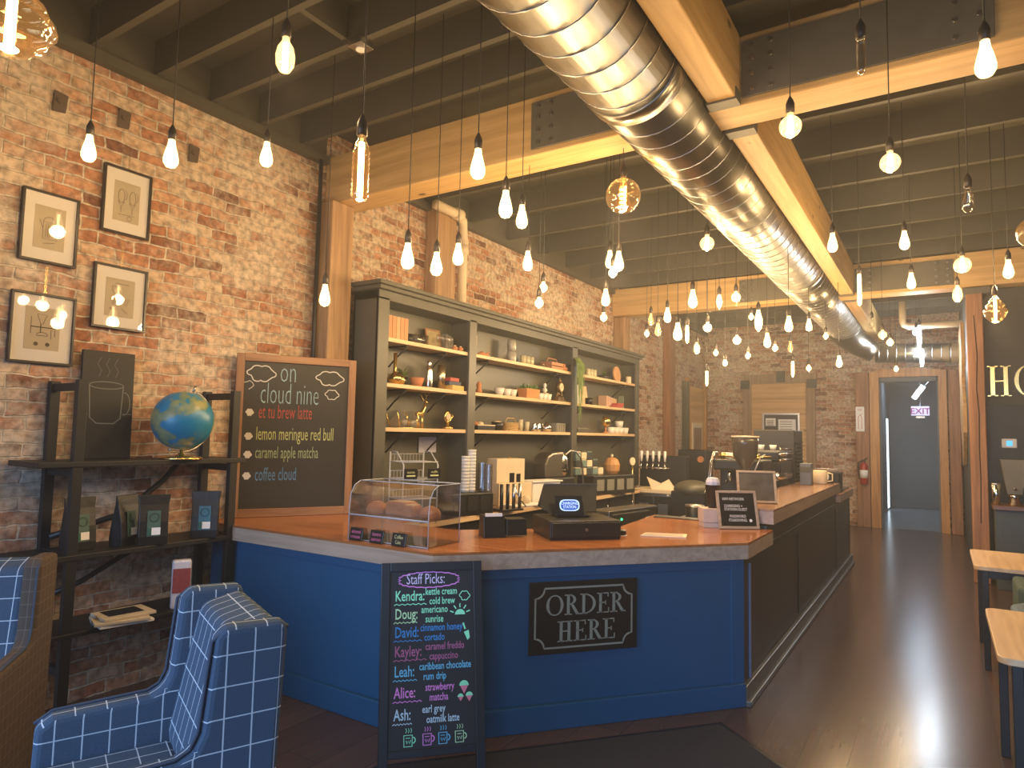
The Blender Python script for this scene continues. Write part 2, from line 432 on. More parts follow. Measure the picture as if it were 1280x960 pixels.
for x0, x1 in ((-4.4, -3.9), (-1.3, -0.4), (2.2, 4.0)): b.box(x0, x1, -2.6, -2.5, 0.6, 2.9)
struct(b, 'wall_front', m_wallgrey)
for k, x0 in enumerate((-3.9, -0.4)):
    b = MB()
    for a in (x0, x0+1.28, x0+2.55): b.box(a, a+0.05, -2.58, -2.52, 0.6, 2.9)
    for a in (0.6, 2.2, 2.85): b.box(x0, x0+2.6, -2.58, -2.52, a, a+0.05)
    struct(b, 'window_%d' % (k+1), m_black)
# ceiling deck with its dark painted joists
ceil = struct(BX(-4.6, 4.2, -2.6, 15.0, 4.22, 4.32), 'ceiling', m_ceil)
y = -2.13
while y < 14.7:
    if not (3.75 < y < 4.15 or 9.68 < y < 10.1):
        MB().box(-4.4, 4.0, y-0.022, y+0.022, 3.98, 4.22).build('joist', m_ceil, ceil)
    y += 0.405 if y < 4.0 else 0.76
for yb in (2.71,):      # blocking between joists
    for xb in (-3.0, -0.4, 1.6): MB().box(xb, xb+0.04, yb-0.38, yb-0.02, 4.0, 4.22).build('blocking', m_ceil, ceil)
for k, (y0, y1) in enumerate(((-2.5, 3.8), (4.12, 9.73), (10.04, 14.8))):
    struct(MB().box(-4.4, -4.37, y0, y1, 3.90, 4.22).box(-4.37, -4.33, y0, y1, 3.90, 3.97), 'trim_%d' % (k+1), m_ceil)
# hallway beyond the far doorway
struct(BX(-1.22, -1.12, 15.0, 19.9, 0, 3.3), 'wall_hall_left', m_hall)
struct(BX(0.3, 0.4, 15.0, 19.9, 0, 3.3), 'wall_hall_right', m_hall)
struct(BX(-1.22, 0.4, 19.7, 19.9, 0, 3.3), 'wall_hall_end', m_hall)
struct(BX(-1.22, 0.4, 15.0, 19.9, 3.3, 3.4), 'ceiling_hall', m_hall)
struct(BX(-1.12, 0.3, 19.66, 19.7, 0, 0.16), 'baseboard_hall', m_hall, 0.01)
m_dayl = emis('door_gap_daylight', (0.75, 0.9, 1.0), 2.2)
struct(BX(-1.12, -1.10, 18.55, 18.95, 0.05, 2.2), 'window_3', m_dayl)  # glowing strip added for daylight through a hall door ajar, no pane

# doorway trim: door_1 is the framed opening at the end of the shop
b = MB()
b.box(-1.16, -1.0, 14.66, 14.8, 0, 2.88); b.box(-0.03, 0.10, 14.66, 14.8, 0, 2.88)
head = [(-1.16, 2.88), (0.10, 2.88), (0.10, 2.98)]+[(0.10-1.26*t/8.0, 2.98+0.07*math.sin(PI*t/8.0)) for t in range(1, 8)]+[(-1.16, 2.98)]
b.add([(x, 14.66, z) for x, z in head]+[(x, 14.8, z) for x, z in head],
      [tuple(range(len(head))), tuple(range(len(head), 2*len(head)))[::-1]]+[(i, (i+1) % len(head), len(head)+(i+1) % len(head), len(head)+i) for i in range(len(head))])
struct(b, 'door_1', wood('casing_wood', (0.36, 0.16, 0.05), (0.60, 0.31, 0.11), 2, 0.5))
b = MB(); b.box(-1.0, -0.97, 14.8, 15.0, 0, 2.88); b.box(-0.06, -0.03, 14.8, 15.0, 0, 2.88); b.box(-1.0, -0.03, 14.8, 15.0, 2.80, 2.88)
struct(b, 'trim_4', m_hall)

# ------------------------------------------------------------------ beams and posts
def beam(label, x0, x1, y0, y1, z0, z1, m):
    t = thing('timber_beam', label, 'beam', ((x0+x1)/2, (y0+y1)/2, z0))
    cx, cy = (x0+x1)/2, (y0+y1)/2
    MB().box(x0-cx, x1-cx, y0-cy, y1-cy, 0, z1-z0).build('beam_body', m, t, 0.008)
    return t, cx, cy
t1, cx, cy = beam('wide golden timber beam crossing the shop nearest the viewer, bolted plates on its face', -4.39, 3.98, 3.82, 4.10, 3.56, 3.975, m_beam)
for x0, x1 in ((-2.33, -1.12), (-0.92, 0.26)):
    p = BX(x0-cx, x1-cx, -0.158, -0.14, 0.035, 0.365).build('steel_plate', m_steel, t1, 0.003)
    for xx in (x0+0.06, x0+0.16, x1-0.16, x1-0.06):
        for zz in (0.07, 0.16, 0.25, 0.33):
            MB().cyl((xx-cx, -0.17, zz), (xx-cx, -0.158, zz), 0.012, seg=8).build('bolt', m_steelb, p)
t2, cx, cy = beam('golden timber beam crossing the far part of the shop, steel plates at its middle', -4.39, 3.98, 9.75, 10.02, 3.55, 3.975, m_beam)
for x0, x1 in ((-2.4, -1.12), (-0.92, 0.17)):
    p = BX(x0-cx, x1-cx, -0.155, -0.135, 0.04, 0.36).build('steel_plate', m_steel, t2, 0.003)
    for xx in (x0+0.06, x0+0.18, x1-0.18, x1-0.06):
        for zz in (0.08, 0.16, 0.24, 0.32):
            MB().cyl((xx-cx, -0.167, zz), (xx-cx, -0.155, zz), 0.016, seg=8).build('bolt', m_steelb, p)
for lab, y0, y1 in (('lengthwise golden beam beside the duct, piece before the near cross beam', -2.49, 3.80),
                    ('lengthwise golden beam beside the duct, piece between the two cross beams', 4.12, 9.73),
                    ('lengthwise beam beside the duct end, piece beyond the far cross beam', 10.04, 14.79)):
    t, cx, cy = beam(lab, -1.09, -0.93, y0, y1, 3.56, 3.975, m_beamy)
    for e in (y0+0.0, y1-0.10):
        BX(-0.086, 0.086, e-cy, e-cy+0.1, -0.012, 0.06).build('joist_hanger', m_steel, t)

def post(label, x0, x1, y0, y1, z1, m, name='timber_post'):
    t = thing(name, label, 'post', ((x0+x1)/2, (y0+y1)/2, 0))
    hx, hy = (x1-x0)/2, (y1-y0)/2
    BX(-hx, hx, -hy, hy, 0, z1).build('post_body', m, t, 0.01)
    return t
t = post('tall timber post on the brick wall left of the bookcase, carrying the near beam', -4.395, -4.2, 3.74, 3.98, 3.555, m_post)
MB().cyl((-0.02, -0.16, 1.0), (-0.02, -0.16, 3.9), 0.018).build('conduit', m_blackm, t)
post('timber post behind the bookcase with the white pipe beside it', -4.395, -4.25, 5.15, 5.48, 3.95, m_post)
post('timber post on the left wall right of the bookcase under the far beam', -4.395, -4.2, 9.82, 10.05, 3.54, m_post)
post('timber post on the left wall between the far beam and the inner wooden door', -4.395, -4.25, 12.1, 12.4, 3.97, m_redpost)
t = post('reddish brown timber post with a long crack, right of the far doorway', 0.29, 0.455, 9.78, 9.96, 3.50, m_redpost)
BX(-0.12, 0.16, -0.10, 0.10, 3.46, 3.54).build('steel_cap', m_steel, t, 0.003)
MB().ribbon([(-0.01, 3.2), (0.012, 2.7), (-0.004, 2.3), (0.014, 2.0), (0.006, 1.6), (0.012, 1.25), (0.0, 0.7)], 0.011, y=-0.093).build('crack', mat('dark_crack', (0.02, 0.01, 0.006), 0.9), t)
post('rough timber post with the fire extinguisher, left of the far doorway', -1.40, -1.17, 14.62, 14.79, 2.98, m_redpost)
post('dark red timber post right of the far doorway in the corner', 0.12, 0.30, 14.55, 14.79, 2.98, m_redpost)

# white drain pipe over the bookcase
t = thing('drain_pipe', 'white drain pipe with an elbow, beside a timber post above the bookcase', 'pipe', (-4.3, 5.66, 2.9))
MB().tube([(0, 0, 0), (0, 0, 0.72), (0.0, 0.02, 0.80), (0.0, 0.0, 0.86), (0.08, -0.12, 0.98), (0.115, -0.25, 1.01), (0.115, -0.62, 1.01)], 0.05, 10).build('pipe_run', m_cream, t)
MB().cyl((0, 0, 0.66), (0, 0, 0.76), 0.062).build('coupling', m_cream, t); MB().cyl((0.115, -0.3, 1.01), (0.115, -0.2, 1.01), 0.062).build('coupling', m_cream, t)
t = thing('vent_pipe', 'grey bent pipe under the back ceiling near the far doorway', 'pipe', (-0.5, 12.8, 3.62))
MB().tube([(0, 0, 0.36), (0, 0, 0.02), (0.02, 0, -0.03), (0.08, 0, -0.06), (0.82, 0, -0.06)], 0.055, 10).build('pipe_run', m_cream, t)

# ------------------------------------------------------------------ ventilation duct
def duct_obj():
    cx, cz, r = -1.385, 3.665, 0.292
    t = thing('ventilation_duct', 'large round spiral metal duct running the length of the ceiling', 'duct', (cx, 0, cz))
    def ring(y, rr): return (y, rr)
    b = MB()
    Rm = Matrix.Rotation(-PI/2, 3, 'X')
    def run(y0, y1, rr, name='duct_section'):
        bb = MB(); bb.lathe([(rr, y0), (rr, (y0+y1)/2), (rr, y1)], seg=56, R=Rm); return bb.build(name, m_duct, t)
    cuts = (-2.45, 3.30, 8.25, 12.7)
    for i in range(3): run(cuts[i], cuts[i+1], r)
    for c in cuts[1:3]:
        MB().lathe([(r, c-0.06), (r+0.012, c-0.055), (r+0.012, c+0.055), (r, c+0.06)], seg=56, R=Rm).build('coupling_band', m_duct, t)
    # folded spiral seam
    n = int((12.6+2.3)/0.19*28); pts = []
    for i in range(n+1):
        a = 2*PI*i/28; pts.append(((r+0.001)*math.cos(a), -2.3+0.19*i/28, (r+0.001)*math.sin(a)))
    MB().tube(pts, 0.0045, 4).build('spiral_seam', m_steelb, t)
    # end elbow and the smaller branch to the right
    pts = [(0, 12.7, 0)]+[(0.45-0.45*math.cos(D(a)), 12.7+0.45*math.sin(D(a)), -0.50*(a/90.0)) for a in range(15, 91, 15)]
    MB().tube(pts, [r, r*.97, r*0.90, r*0.82, r*0.74, r*0.64, r*0.57], 28).build('elbow', m_duct, t)
    MB().tube([(0.45, 13.15, -0.50), (1.68, 13.15, -0.54)], r*0.55, 24).build('branch', m_duct, t)
    for i in range(9):
        x = 0.5+i*0.13
        MB().tube([(x, 13.15, -0.50-(x-0.45)*0.032), (x+0.02, 13.15, -0.50-(x-0.43)*0.032)], r*0.57, 24).build('rib', m_duct, t)
    for yy in (3.05, 4.8, 6.4):      # round taps on the right flank
        a = D(6); c = Vector((r*math.cos(a), yy, r*math.sin(a))); d = Vector((math.cos(a), 0, math.sin(a)))
        MB().cyl(c-d*0.01, c+d*0.006, 0.055, seg=16).build('port', m_black, t)
    for yy in (2.6, 7.4, 11.2):
        MB().cyl((-0.2, yy, 0.22), (-0.2, yy, 0.55), 0.004).cyl((0.2, yy, 0.22), (0.2, yy, 0.55), 0.004).build('hanger_rod', m_blackm, t)
duct_obj()

t = thing('junction_box', 'small square metal junction box on a dark joist near the top edge', 'box', (-2.88, 2.73, 3.935))
BX(-0.055, 0.055, -0.055, 0.055, 0, 0.045).build('box_body', m_steelb, t, 0.004)
MB().cyl((0, 0, -0.012), (0, 0, 0), 0.03).build('socket', m_white, t)

# ================================================================== LONG COUNTER
UANG = math.atan2(1.53, 1.28)          # direction of the slanted front
t = thing('service_counter', 'deep blue angled front counter with orange brown varnished top', 'counter', (-2.31, 2.87, 0))
O = Vector((-2.31, 2.87))
def loc2(poly): return [(x-O.x, y-O.y) for x, y in poly]
outer = [(-4.2, 2.82), (-2.31, 2.85), (-1.03, 4.37), (-1.03, 5.10), (-1.47, 5.11), (-1.47, 5.43), (-2.03, 5.42), (-1.95, 4.45), (-2.75, 3.62), (-3.3, 3.62), (-3.3, 3.9), (-4.18, 3.9), (-4.18, 3.7), (-4.38, 3.7), (-4.38, 2.82)]
MB().prism(loc2(outer), 0.985, 1.0).build('counter_top', m_top, t)
MB().prism(loc2(outer), 0.90, 0.985).build('counter_edge', m_fascia, t)
inner = [(-4.2, 2.87), (-2.33, 2.90), (-1.08, 4.385), (-1.08, 5.09), (-1.50, 5.09), (-1.50, 5.38), (-1.95, 5.38), (-1.90, 4.5), (-2.72, 3.56), (-3.33, 3.56), (-3.33, 3.7), (-4.3, 3.7), (-4.3, 2.87)]
MB().prism(loc2(inner), 0.0, 0.90).build('counter_body', m_blue, t)
u = Vector((math.cos(UANG), math.sin(UANG))); nn = Vector((u.y, -u.x))
def frontbox(s0, s1, o0, o1, z0, z1):
    p0 = Vector((-2.33, 2.90))-O
    poly = [p0+u*s0+nn*o0, p0+u*s1+nn*o0, p0+u*s1+nn*o1, p0+u*s0+nn*o1]
    return MB().prism([(p.x, p.y) for p in poly], z0, z1)
frontbox(-0.01, 1.955, 0.0, 0.035, 0.0, 0.14).build('baseboard', m_blue, t, 0.006)
frontbox(-0.01, 0.10, 0.0, 0.02, 0.14, 0.9).build('stile', m_blue, t, 0.004)
frontbox(1.86, 1.955, 0.0, 0.02, 0.14, 0.9).build('stile', m_blue, t, 0.004)
frontbox(0.10, 1.86, 0.0, 0.02, 0.84, 0.9).build('rail', m_blue, t, 0.004)
MB().box(-1.87, -0.03, -0.01, 0.02, 0.0, 0.14).build('baseboard', m_blue, t, 0.006)
MB().box(-1.87, -0.03, 0.005, 0.03, 0.84, 0.90).build('rail', m_blue, t, 0.004)

# raised bar to the right, running away from the viewer
t = thing('raised_bar', 'long raised bar with black panelled side and wooden top beside the walkway', 'bar counter', (-1.03, 5.1, 0))
BX(-0.17, -0.05, 0.03, 5.15, 0.0, 1.02).build('bar_wall', m_bpanel, t)
BX(-0.05, -0.045, -0.70, 0.02, 0.0, 0.90).build('side_panel', m_bpanel, t)
BX(-0.045, -0.034, -0.535, -0.515, 0.12, 0.84).build('corner_strip', mat('pale_blue_strip', (0.16, 0.22, 0.36), 0.4), t)
for yy in (1.25, 3.7, 5.1):
    BX(-0.05, -0.042, yy, yy+0.025, 0.14, 0.9).build('stile', m_bpanel, t, 0.003)
BX(-0.05, -0.042, -0.7, 5.15, 0.84, 0.9).build('rail', m_bpanel, t, 0.003)
m_basef = mat('grey_scuffed_moulding', (0.09, 0.085, 0.08), 0.35)
BX(-0.05, -0.015, -0.72, 5.15, 0.0, 0.12).build('baseboard', m_basef, t, 0.006)
BX(-0.05, 0.01, -0.72, 5.15, 0.0, 0.035).build('shoe_moulding', m_basef, t, 0.006)
m_topy = wood('bar_top_wood', (0.22, 0.11, 0.065), (0.36, 0.20, 0.125), 1, 0.2)
m_fascy = wood('bar_edge_wood', (0.30, 0.20, 0.15), (0.42, 0.30, 0.23), 1, 0.4)
BX(-0.43, 0.0, 0.02, 3.78, 1.125, 1.14).build('bar_top', m_topy, t)
BX(-0.43, 0.0, 0.02, 3.78, 1.035, 1.125).build('bar_edge', m_fascy, t)
BX(-0.43, -0.17, 0.04, 3.76, 0.95, 1.035).build('under_frame', m_bpanel, t)
BX(-0.45, 0.0, 3.80, 5.17, 0.985, 1.0).build('low_top', m_topy, t)
BX(-0.45, 0.0, 3.80, 5.17, 0.91, 0.985).build('low_edge', m_fascy, t)

# work counter behind the bar and back counter below the shelves
t = thing('work_counter', 'dark inner work counter behind the raised bar carrying the coffee machines', 'counter', (-1.6, 5.6, 0))
BX(-0.45, 0.14, -0.1, 3.9, 0.0, 0.86).build('cabinet_body', m_bpanel, t, 0.004)
BX(-0.50, 0.15, -0.12, 3.92, 0.86, 0.90).build('counter_top', m_steelb, t, 0.004)
t = thing('back_counter', 'long back counter with wooden top below the wall shelves', 'counter', (-4.0, 4.0, 0))
BX(-0.235, 0.40, 0.0, 5.0, 0.86, 0.90).build('counter_top', m_topy, t, 0.003)
BX(0.385, 0.402, 0.0, 5.0, 0.855, 0.897).build('front_edge', m_shelfw, t)
BX(-0.235, 0.30, 0.02, 4.98, 0.0, 0.86).build('cabinet_body', m_bpanel, t)
for k in range(6):
    d = BX(0.30, 0.32, 0.06+k*0.82, 0.84+k*0.82, 0.12, 0.82).build('door', m_bpanel, t, 0.004)
    MB().tube([(0.33, 0.76+k*0.82, 0.6), (0.35, 0.76+k*0.82, 0.62), (0.35, 0.76+k*0.82, 0.74), (0.33, 0.76+k*0.82, 0.76)], 0.006).build('handle', m_steelb, d)

# ================================================================== BOOKCASE
BY0, BY1, BX0, BX1 = 4.05, 9.80, -4.235, -3.95
t = thing('tall_bookcase', 'long olive black bookcase with pale shelves above the back counter', 'bookcase', (BX0, BY0, 0.90))
def bb(x0, x1, y0, y1, z0, z1, name, m, bev=0.0): return BX(x0-BX0, x1-BX0, y0-BY0, y1-BY0, z0-0.9, z1-0.9).build(name, m, t, bev)
bb(BX0, BX0+0.02, BY0, BY1, 0.90, 2.86, 'back_panel', m_shelf)
bb(BX0, BX1-0.0, BY0, BY0+0.03, 0.90, 2.86, 'side_panel', m_shelf)
bb(BX0, BX1, BY1-0.03, BY1, 0.90, 2.86, 'side_panel', m_shelf)
for y0, y1 in ((BY0, BY0+0.13), (5.34, 5.46), (7.56, 7.70), (9.68, BY1)):
    bb(BX1-0.02, BX1+0.01, y0, y1, 0.90, 2.78, 'stile', m_shelf, 0.003)
for y0 in (5.40, 7.62): bb(BX0+0.02, BX1-0.02, y0-0.015, y0+0.015, 0.90, 2.84, 'divider', m_shelf)
bb(BX0, BX1+0.01, BY0, BY1, 2.76, 2.84, 'frieze', m_shelf, 0.003)
bb(BX0, BX1+0.05, BY0-0.03, BY1+0.03, 2.84, 2.875, 'cornice', m_shelf, 0.006)
bb(BX0, BX1+0.08, BY0-0.06, BY1+0.06, 2.875, 2.91, 'cornice', m_shelf, 0.006)
SZ = (2.45, 2.06, 1.68)
for (y0, y1) in ((BY0+0.13, 5.34), (5.46, 7.56), (7.70, 9.68)):
    for z in SZ:
        sh = bb(BX0+0.03, BX1-0.01, y0, y1, z-0.035, z, 'shelf', m_shelfw, 0.003)
        for yy in (y0+0.3, y1-0.3):
            br = BX(BX0+0.03-BX0, BX1-0.05-BX0, yy-BY0-0.012, yy-BY0+0.012, z-0.9-0.05, z-0.9-0.036).build('bracket', m_blackm, sh)
            MB().tube([(0.025, yy-BY0, z-0.9-0.22), (0.10, yy-BY0, z-0.9-0.15), (0.24, yy-BY0, z-0.9-0.05)], 0.008).build('brace', m_blackm, sh)

# ================================================================== BLACK SHELF UNIT (left wall)
t = thing('shelving_unit', 'black etagere shelving unit against the brick wall holding a globe and coffee bags', 'shelf', (-4.18, 1.84, 0))
for yy in (0.0, 0.97):
    for xx in (-0.18, 0.145):
        BX(xx-0.02, xx+0.02, yy-0.027, yy+0.027, 0, 1.90).build('post', m_blackm, t, 0.003)
    for zz in (0.28, 0.90, 1.36, 1.84): BX(-0.16, 0.125, yy-0.015, yy+0.015, zz, zz+0.045).build('cross_rail', m_blackm, t, 0.003)
BX(-0.19, 0.17, -0.20, 1.06, 1.415, 1.445).build('shelf_board', m_blackm, t, 0.003)
BX(-0.19, 0.17, -0.22, 1.06, 0.905, 0.935).build('shelf_board', m_blackm, t, 0.003)
BX(-0.19, 0.17, -0.20, 1.06, 0.49, 0.515).build('shelf_board', m_blackm, t, 0.003)
MB().tube([(-0.12, 0.75, 1.415), (-0.13, 0.66, 1.30), (-0.15, 0.42, 1.10), (-0.165, 0.02, 1.00)], 0.018, 6).build('curved_brace', m_blackm, t)
MB().tube([(-0.12, 0.55, 0.905), (-0.13, 0.42, 0.84), (-0.15, 0.20, 0.72), (-0.165, 0.02, 0.66)], 0.016, 6).build('curved_brace', m_blackm, t)

# globe
def globe_mat():
    m, tt, b, N, L = nt_new('globe_map')
    tc = N.new('ShaderNodeTexCoord'); nz = N.new('ShaderNodeTexNoise'); nz.inputs['Scale'].default_value = 7.5; nz.inputs['Detail'].default_value = 6
    L.new(tc.outputs['Object'], nz.inputs['Vector'])
    r = N.new('ShaderNodeValToRGB'); e = r.color_ramp.elements
    e[0].position = 0.49; e[0].color = (0.01, 0.17, 0.32, 1); e[1].position = 0.52; e[1].color = (0.13, 0.20, 0.14, 1)
    q = r.color_ramp.elements.new(0.66); q.color = (0.30, 0.29, 0.13, 1)
    L.new(nz.outputs['Fac'], r.inputs[0]); L.new(r.outputs[0], b.inputs['Base Color']); b.inputs['Roughness'].default_value = 0.35
    return m
t = thing('desk_globe', 'blue and green world globe on a metal stand, on top shelf of the black unit', 'globe', (-4.08, 2.47, 1.445))
MB().sphere((0, 0, 0.245), 0.185, 32, 20).build('globe_ball', globe_mat(), t)
pts = [(0.0, 0.20*math.cos(D(a)), 0.245+0.20*math.sin(D(a))) for a in range(-115, 66, 10)]
MB().tube(pts, 0.009, 6).build('meridian_arm', m_steelb, t)
MB().lathe([(0.13, 0), (0.125, 0.012), (0.05, 0.022), (0.02, 0.03), (0.014, 0.055), (0.0001, 0.06)], seg=24).build('base', m_brass, t)
MB().cyl((0, 0.06, 0.43), (0, 0.075, 0.47), 0.008).build('axis_pin', m_steelb, t)

# coffee bags
m_bag = mat('black_foil_bag', (0.009, 0.008, 0.008), 0.45, bump=0.3, bscale=18)
def coffee_bag(y, x, rz, label, lc, half=False):
    t = thing('coffee_bag', label, 'coffee bag', (x, y, 0.935), rz, 'black coffee bags on the middle shelf')
    w = 0.080
    pr = [(w*0.98, -0.04, 0), (w, -0.045, 0.05), (w*0.98, -0.035, 0.14), (w*1.02, -0.012, 0.24), (w*1.12, -0.004, 0.30)]
    vs = []
    for (a, d, z) in pr: vs += [(-a, d, z), (a, d, z), (a, -d, z), (-a, -d, z)]
    fs = [(3, 2, 1, 0)]
    for i in range(len(pr)-1):
        for k in range(4): fs.append((4*i+k, 4*i+(k+1) % 4, 4*i+4+(k+1) % 4, 4*i+4+k))
    fs.append((16, 17, 18, 19))
    MB().add(vs, fs).build('bag_body', m_bag, t, 0.006)
    lab = MB().add([(-0.036, -0.047, 0.055), (0.036, -0.047, 0.055), (0.036, -0.034, 0.205), (-0.036, -0.034, 0.205)], [(0, 1, 2, 3)]).build('printed_panel', lc, t)
    c = [(0.025*math.cos(2*PI*i/20), -0.0385, 0.165+0.025*math.sin(2*PI*i/20)) for i in range(20)]
    MB().ribbon([(p[0], p[2]) for p in c], 0.003, y=-0.042, closed=True).build('round_mark', m_blackm, lab)
    wl = MB().add([(-0.034, -0.0485, 0.062), (0.036, -0.0485, 0.062), (0.036, -0.045, 0.105), (-0.034, -0.045, 0.105)], [(0, 1, 2, 3)]).build('paper_label', m_paper, t)
    MB().add([(-0.034, -0.0495, 0.062), (-0.012, -0.0495, 0.062), (-0.012, -0.0465, 0.105), (-0.034, -0.0465, 0.105)], [(0, 1, 2, 3)]).build('green_band', mat('dark_green_print', (0.02, 0.10, 0.07), 0.6), wl)
m_pg = mat('green_print', (0.06, 0.12, 0.09), 0.5); m_pt = mat('teal_print', (0.03, 0.14, 0.20), 0.5)
coffee_bag(1.93, -4.16, D(96), 'black coffee bag mostly hidden behind the front left post of the unit', m_pg)
coffee_bag(2.19, -4.15, D(112), 'black coffee bag turned sideways, second from the left on the middle shelf', m_pg)
coffee_bag(2.30, -4.05, D(66), 'black coffee bag with green panel facing out, in the middle of the shelf', m_pg)
coffee_bag(2.65, -4.06, D(50), 'black coffee bag with teal panel at the right end of the middle shelf', m_pt)

# picture bag and magazines
t = thing('printed_pouch', 'white and red printed pouch standing on the low shelf behind the armchair', 'pouch', (-4.05, 2.50, 0.515), D(62))
MB().box(-0.055, 0.055, -0.03, 0.03, 0, 0.30).build('pouch_body', mat('pouch_white', (0.65, 0.62, 0.66), 0.35, bump=0.3, bscale=15), t, 0.012)
MB().add([(-0.05, -0.033, 0.10), (0.05, -0.033, 0.10), (0.05, -0.033, 0.25), (-0.05, -0.033, 0.25)], [(0, 1, 2, 3)]).build('red_print', mat('maroon_print', (0.30, 0.06, 0.06), 0.4, var=0.5, vscale=60), t)
m_mag = mat('magazine_cover', (0.62, 0.52, 0.38), 0.4, var=0.15, vscale=25)
for k, (lab, x, y, a, z, c) in enumerate((('magazine with pale cover, bottom of the small pile on the low shelf', -4.03, 2.14, 78, 0.515, m_paper),
        ('magazine with pale cover, middle of the small pile on the low shelf', -4.02, 2.12, 72, 0.533, m_mag),
        ('open magazine with dark picture, top of the small pile on the low shelf', -4.04, 2.15, 84, 0.551, m_mag))):
    t = thing('magazine', lab, 'magazine', (x, y, z), D(a), 'magazines on the low shelf')
    BX(-0.14, 0.14, -0.105, 0.105, 0, 0.017).build('pages', c, t, 0.003)
    if k == 2: BX(-0.10, 0.09, -0.06, 0.08, 0.017, 0.0185).build('cover_picture', m_black, t)

# mug chalk board on the top shelf
t = thing('chalkboard', 'narrow dark chalkboard with a faint drawn mug, leaning on bricks over the shelf', 'chalkboard', (-4.34, 2.13, 1.445), PI/2, rx=-0.02)
BX(-0.155, 0.155, -0.01, 0.01, 0, 0.66).build('board', mat('chalkboard_black', (0.012, 0.010, 0.009), 0.6, var=0.4, vscale=6), t, 0.003)
m_chalk = mat('faint_chalk', (0.16, 0.16, 0.15), 0.9)
mb = MB(); mb.ribbon(arc(-0.01, 0.45, 0.10, 0, 360, 24, 0.022), 0.006, -0.0115); mb.ribbon([(-0.11, 0.45), (-0.10, 0.25), (-0.06, 0.215), (0.04, 0.215), (0.08, 0.25), (0.09, 0.45)], 0.007, -0.0115)
mb.ribbon(arc(0.10, 0.34, 0.035, -100, 100, 10, 0.07), 0.006, -0.0115); mb.ribbon([(-0.155, 0.27), (-0.11, 0.27)], 0.004, -0.0115); mb.ribbon([(0.09, 0.275), (0.15, 0.275)], 0.004, -0.0115)
for x in (-0.06, -0.01, 0.04): mb.ribbon([(x, 0.5), (x+0.015, 0.54), (x-0.01, 0.58), (x+0.01, 0.62)], 0.003, -0.0115)
mb.build('mug_drawing', m_chalk, t)

# ================================================================== FRAMED PRINTS
m_frame = mat('dark_bronze_frame', (0.030, 0.022, 0.018), 0.3, 0.2)
m_mat = mat('cream_picture_mount', (0.66, 0.60, 0.54), 0.8, var=0.03)
m_print = mat('aged_print_paper', (0.44, 0.36, 0.25), 0.8, var=0.12)
m_ink = mat('sepia_ink', (0.12, 0.09, 0.06), 0.9)
def picture(y, z, w, h, label, draw):
    t = thing('framed_print', label, 'picture', (-4.385, y, z), PI/2, 'coffee prints on the brick wall')
    mb = MB(); f = 0.014
    mb.box(-w/2, w/2, -0.018, 0.008, 0, f).box(-w/2, w/2, -0.018, 0.008, h-f, h).box(-w/2, -w/2+f, -0.018, 0.008, f, h-f).box(w/2-f, w/2, -0.018, 0.008, f, h-f)
    mb.build('frame', m_frame, t, 0.002)
    BX(-w/2+f, w/2-f, -0.004, 0.004, f, h-f).build('mount', m_mat, t)
    p = BX(-w*0.27, w*0.27, -0.0055, -0.004, h*0.20, h*0.80).build('print', m_print, t)
    mb = MB(); draw(mb, w, h); mb.build('drawing', m_ink, p)
    mb = MB()
    for k in range(9):
        zz = h+0.006+k*0.018
        mb.ribbon(arc(0.0, zz, 0.004 if k % 2 else 0.006, 0, 360, 8, 0.009), 0.002, -0.006, True)
    mb.build('chain', m_brass, t)
    MB().add([(-w/2+f, -0.010, f), (w/2-f, -0.010, f), (w/2-f, -0.010, h-f), (-w/2+f, -0.010, h-f)], [(0, 1, 2, 3)]).build('glazing', glass('picture_glazing', (1, 1, 1), 0.012, 0.02), t)
YI = -0.0065
def d_pot(mb, w, h):
    mb.ribbon([(-0.035, h*.34), (-0.035, h*.58), (0.035, h*.58), (0.035, h*.34)], .003, YI, True); mb.ribbon(arc(0, h*.58, .035, 0, 180, 8, .03), .003, YI)
    mb.ribbon([(0.035, h*.55), (0.06, h*.52), (0.055, h*.40), (0.035, h*.38)], .003, YI); mb.ribbon([(-0.035, h*.48), (-0.055, h*.60)], .003, YI)
    for x in (-0.02, -0.01, 0.0): mb.ribbon([(x, h*.36), (x, h*.56)], .0025, YI)
    mb.ribbon([(-0.03, h*.27), (0.03, h*.30)], .003, YI)
def d_pair(mb, w, h):
    for cx in (-0.035, 0.035):
        mb.ribbon(arc(cx, h*.58, .02, 0, 360, 12, .045), .003, YI, True); mb.ribbon([(cx-.02, h*.50), (cx, h*.42), (cx+.02, h*.50)], .003, YI)
        mb.ribbon([(cx, h*.42), (cx, h*.33)], .003, YI); mb.ribbon(arc(cx+.022, h*.6, .012, -90, 90, 6, .03), .0025, YI)
    mb.ribbon([(-0.05, h*.30), (0.05, h*.31)], .0025, YI); mb.ribbon(arc(0.02, h*.26, .015, 0, 360, 8), .0025, YI, True)
def d_press(mb, w, h):
    mb.ribbon([(-0.05, h*.68), (-.02, h*.66), (.01, h*.58), (.02, h*.50), (-.02, h*.50), (-.05, h*.62)], .003, YI, True)
    mb.ribbon([(-.03, h*.72), (.05, h*.72)], .003, YI); mb.ribbon([(-.05, h*.48), (.06, h*.48)], .002, YI)
    for cx in (-.04, .04): mb.ribbon([(cx-.01, h*.45), (cx+.01, h*.45), (cx, h*.38)], .003, YI, True)
    mb.ribbon([(-.06, h*.32), (-.02, h*.31)], .006, YI); mb.ribbon([(.01, h*.34), (.05, h*.26)], .003, YI)
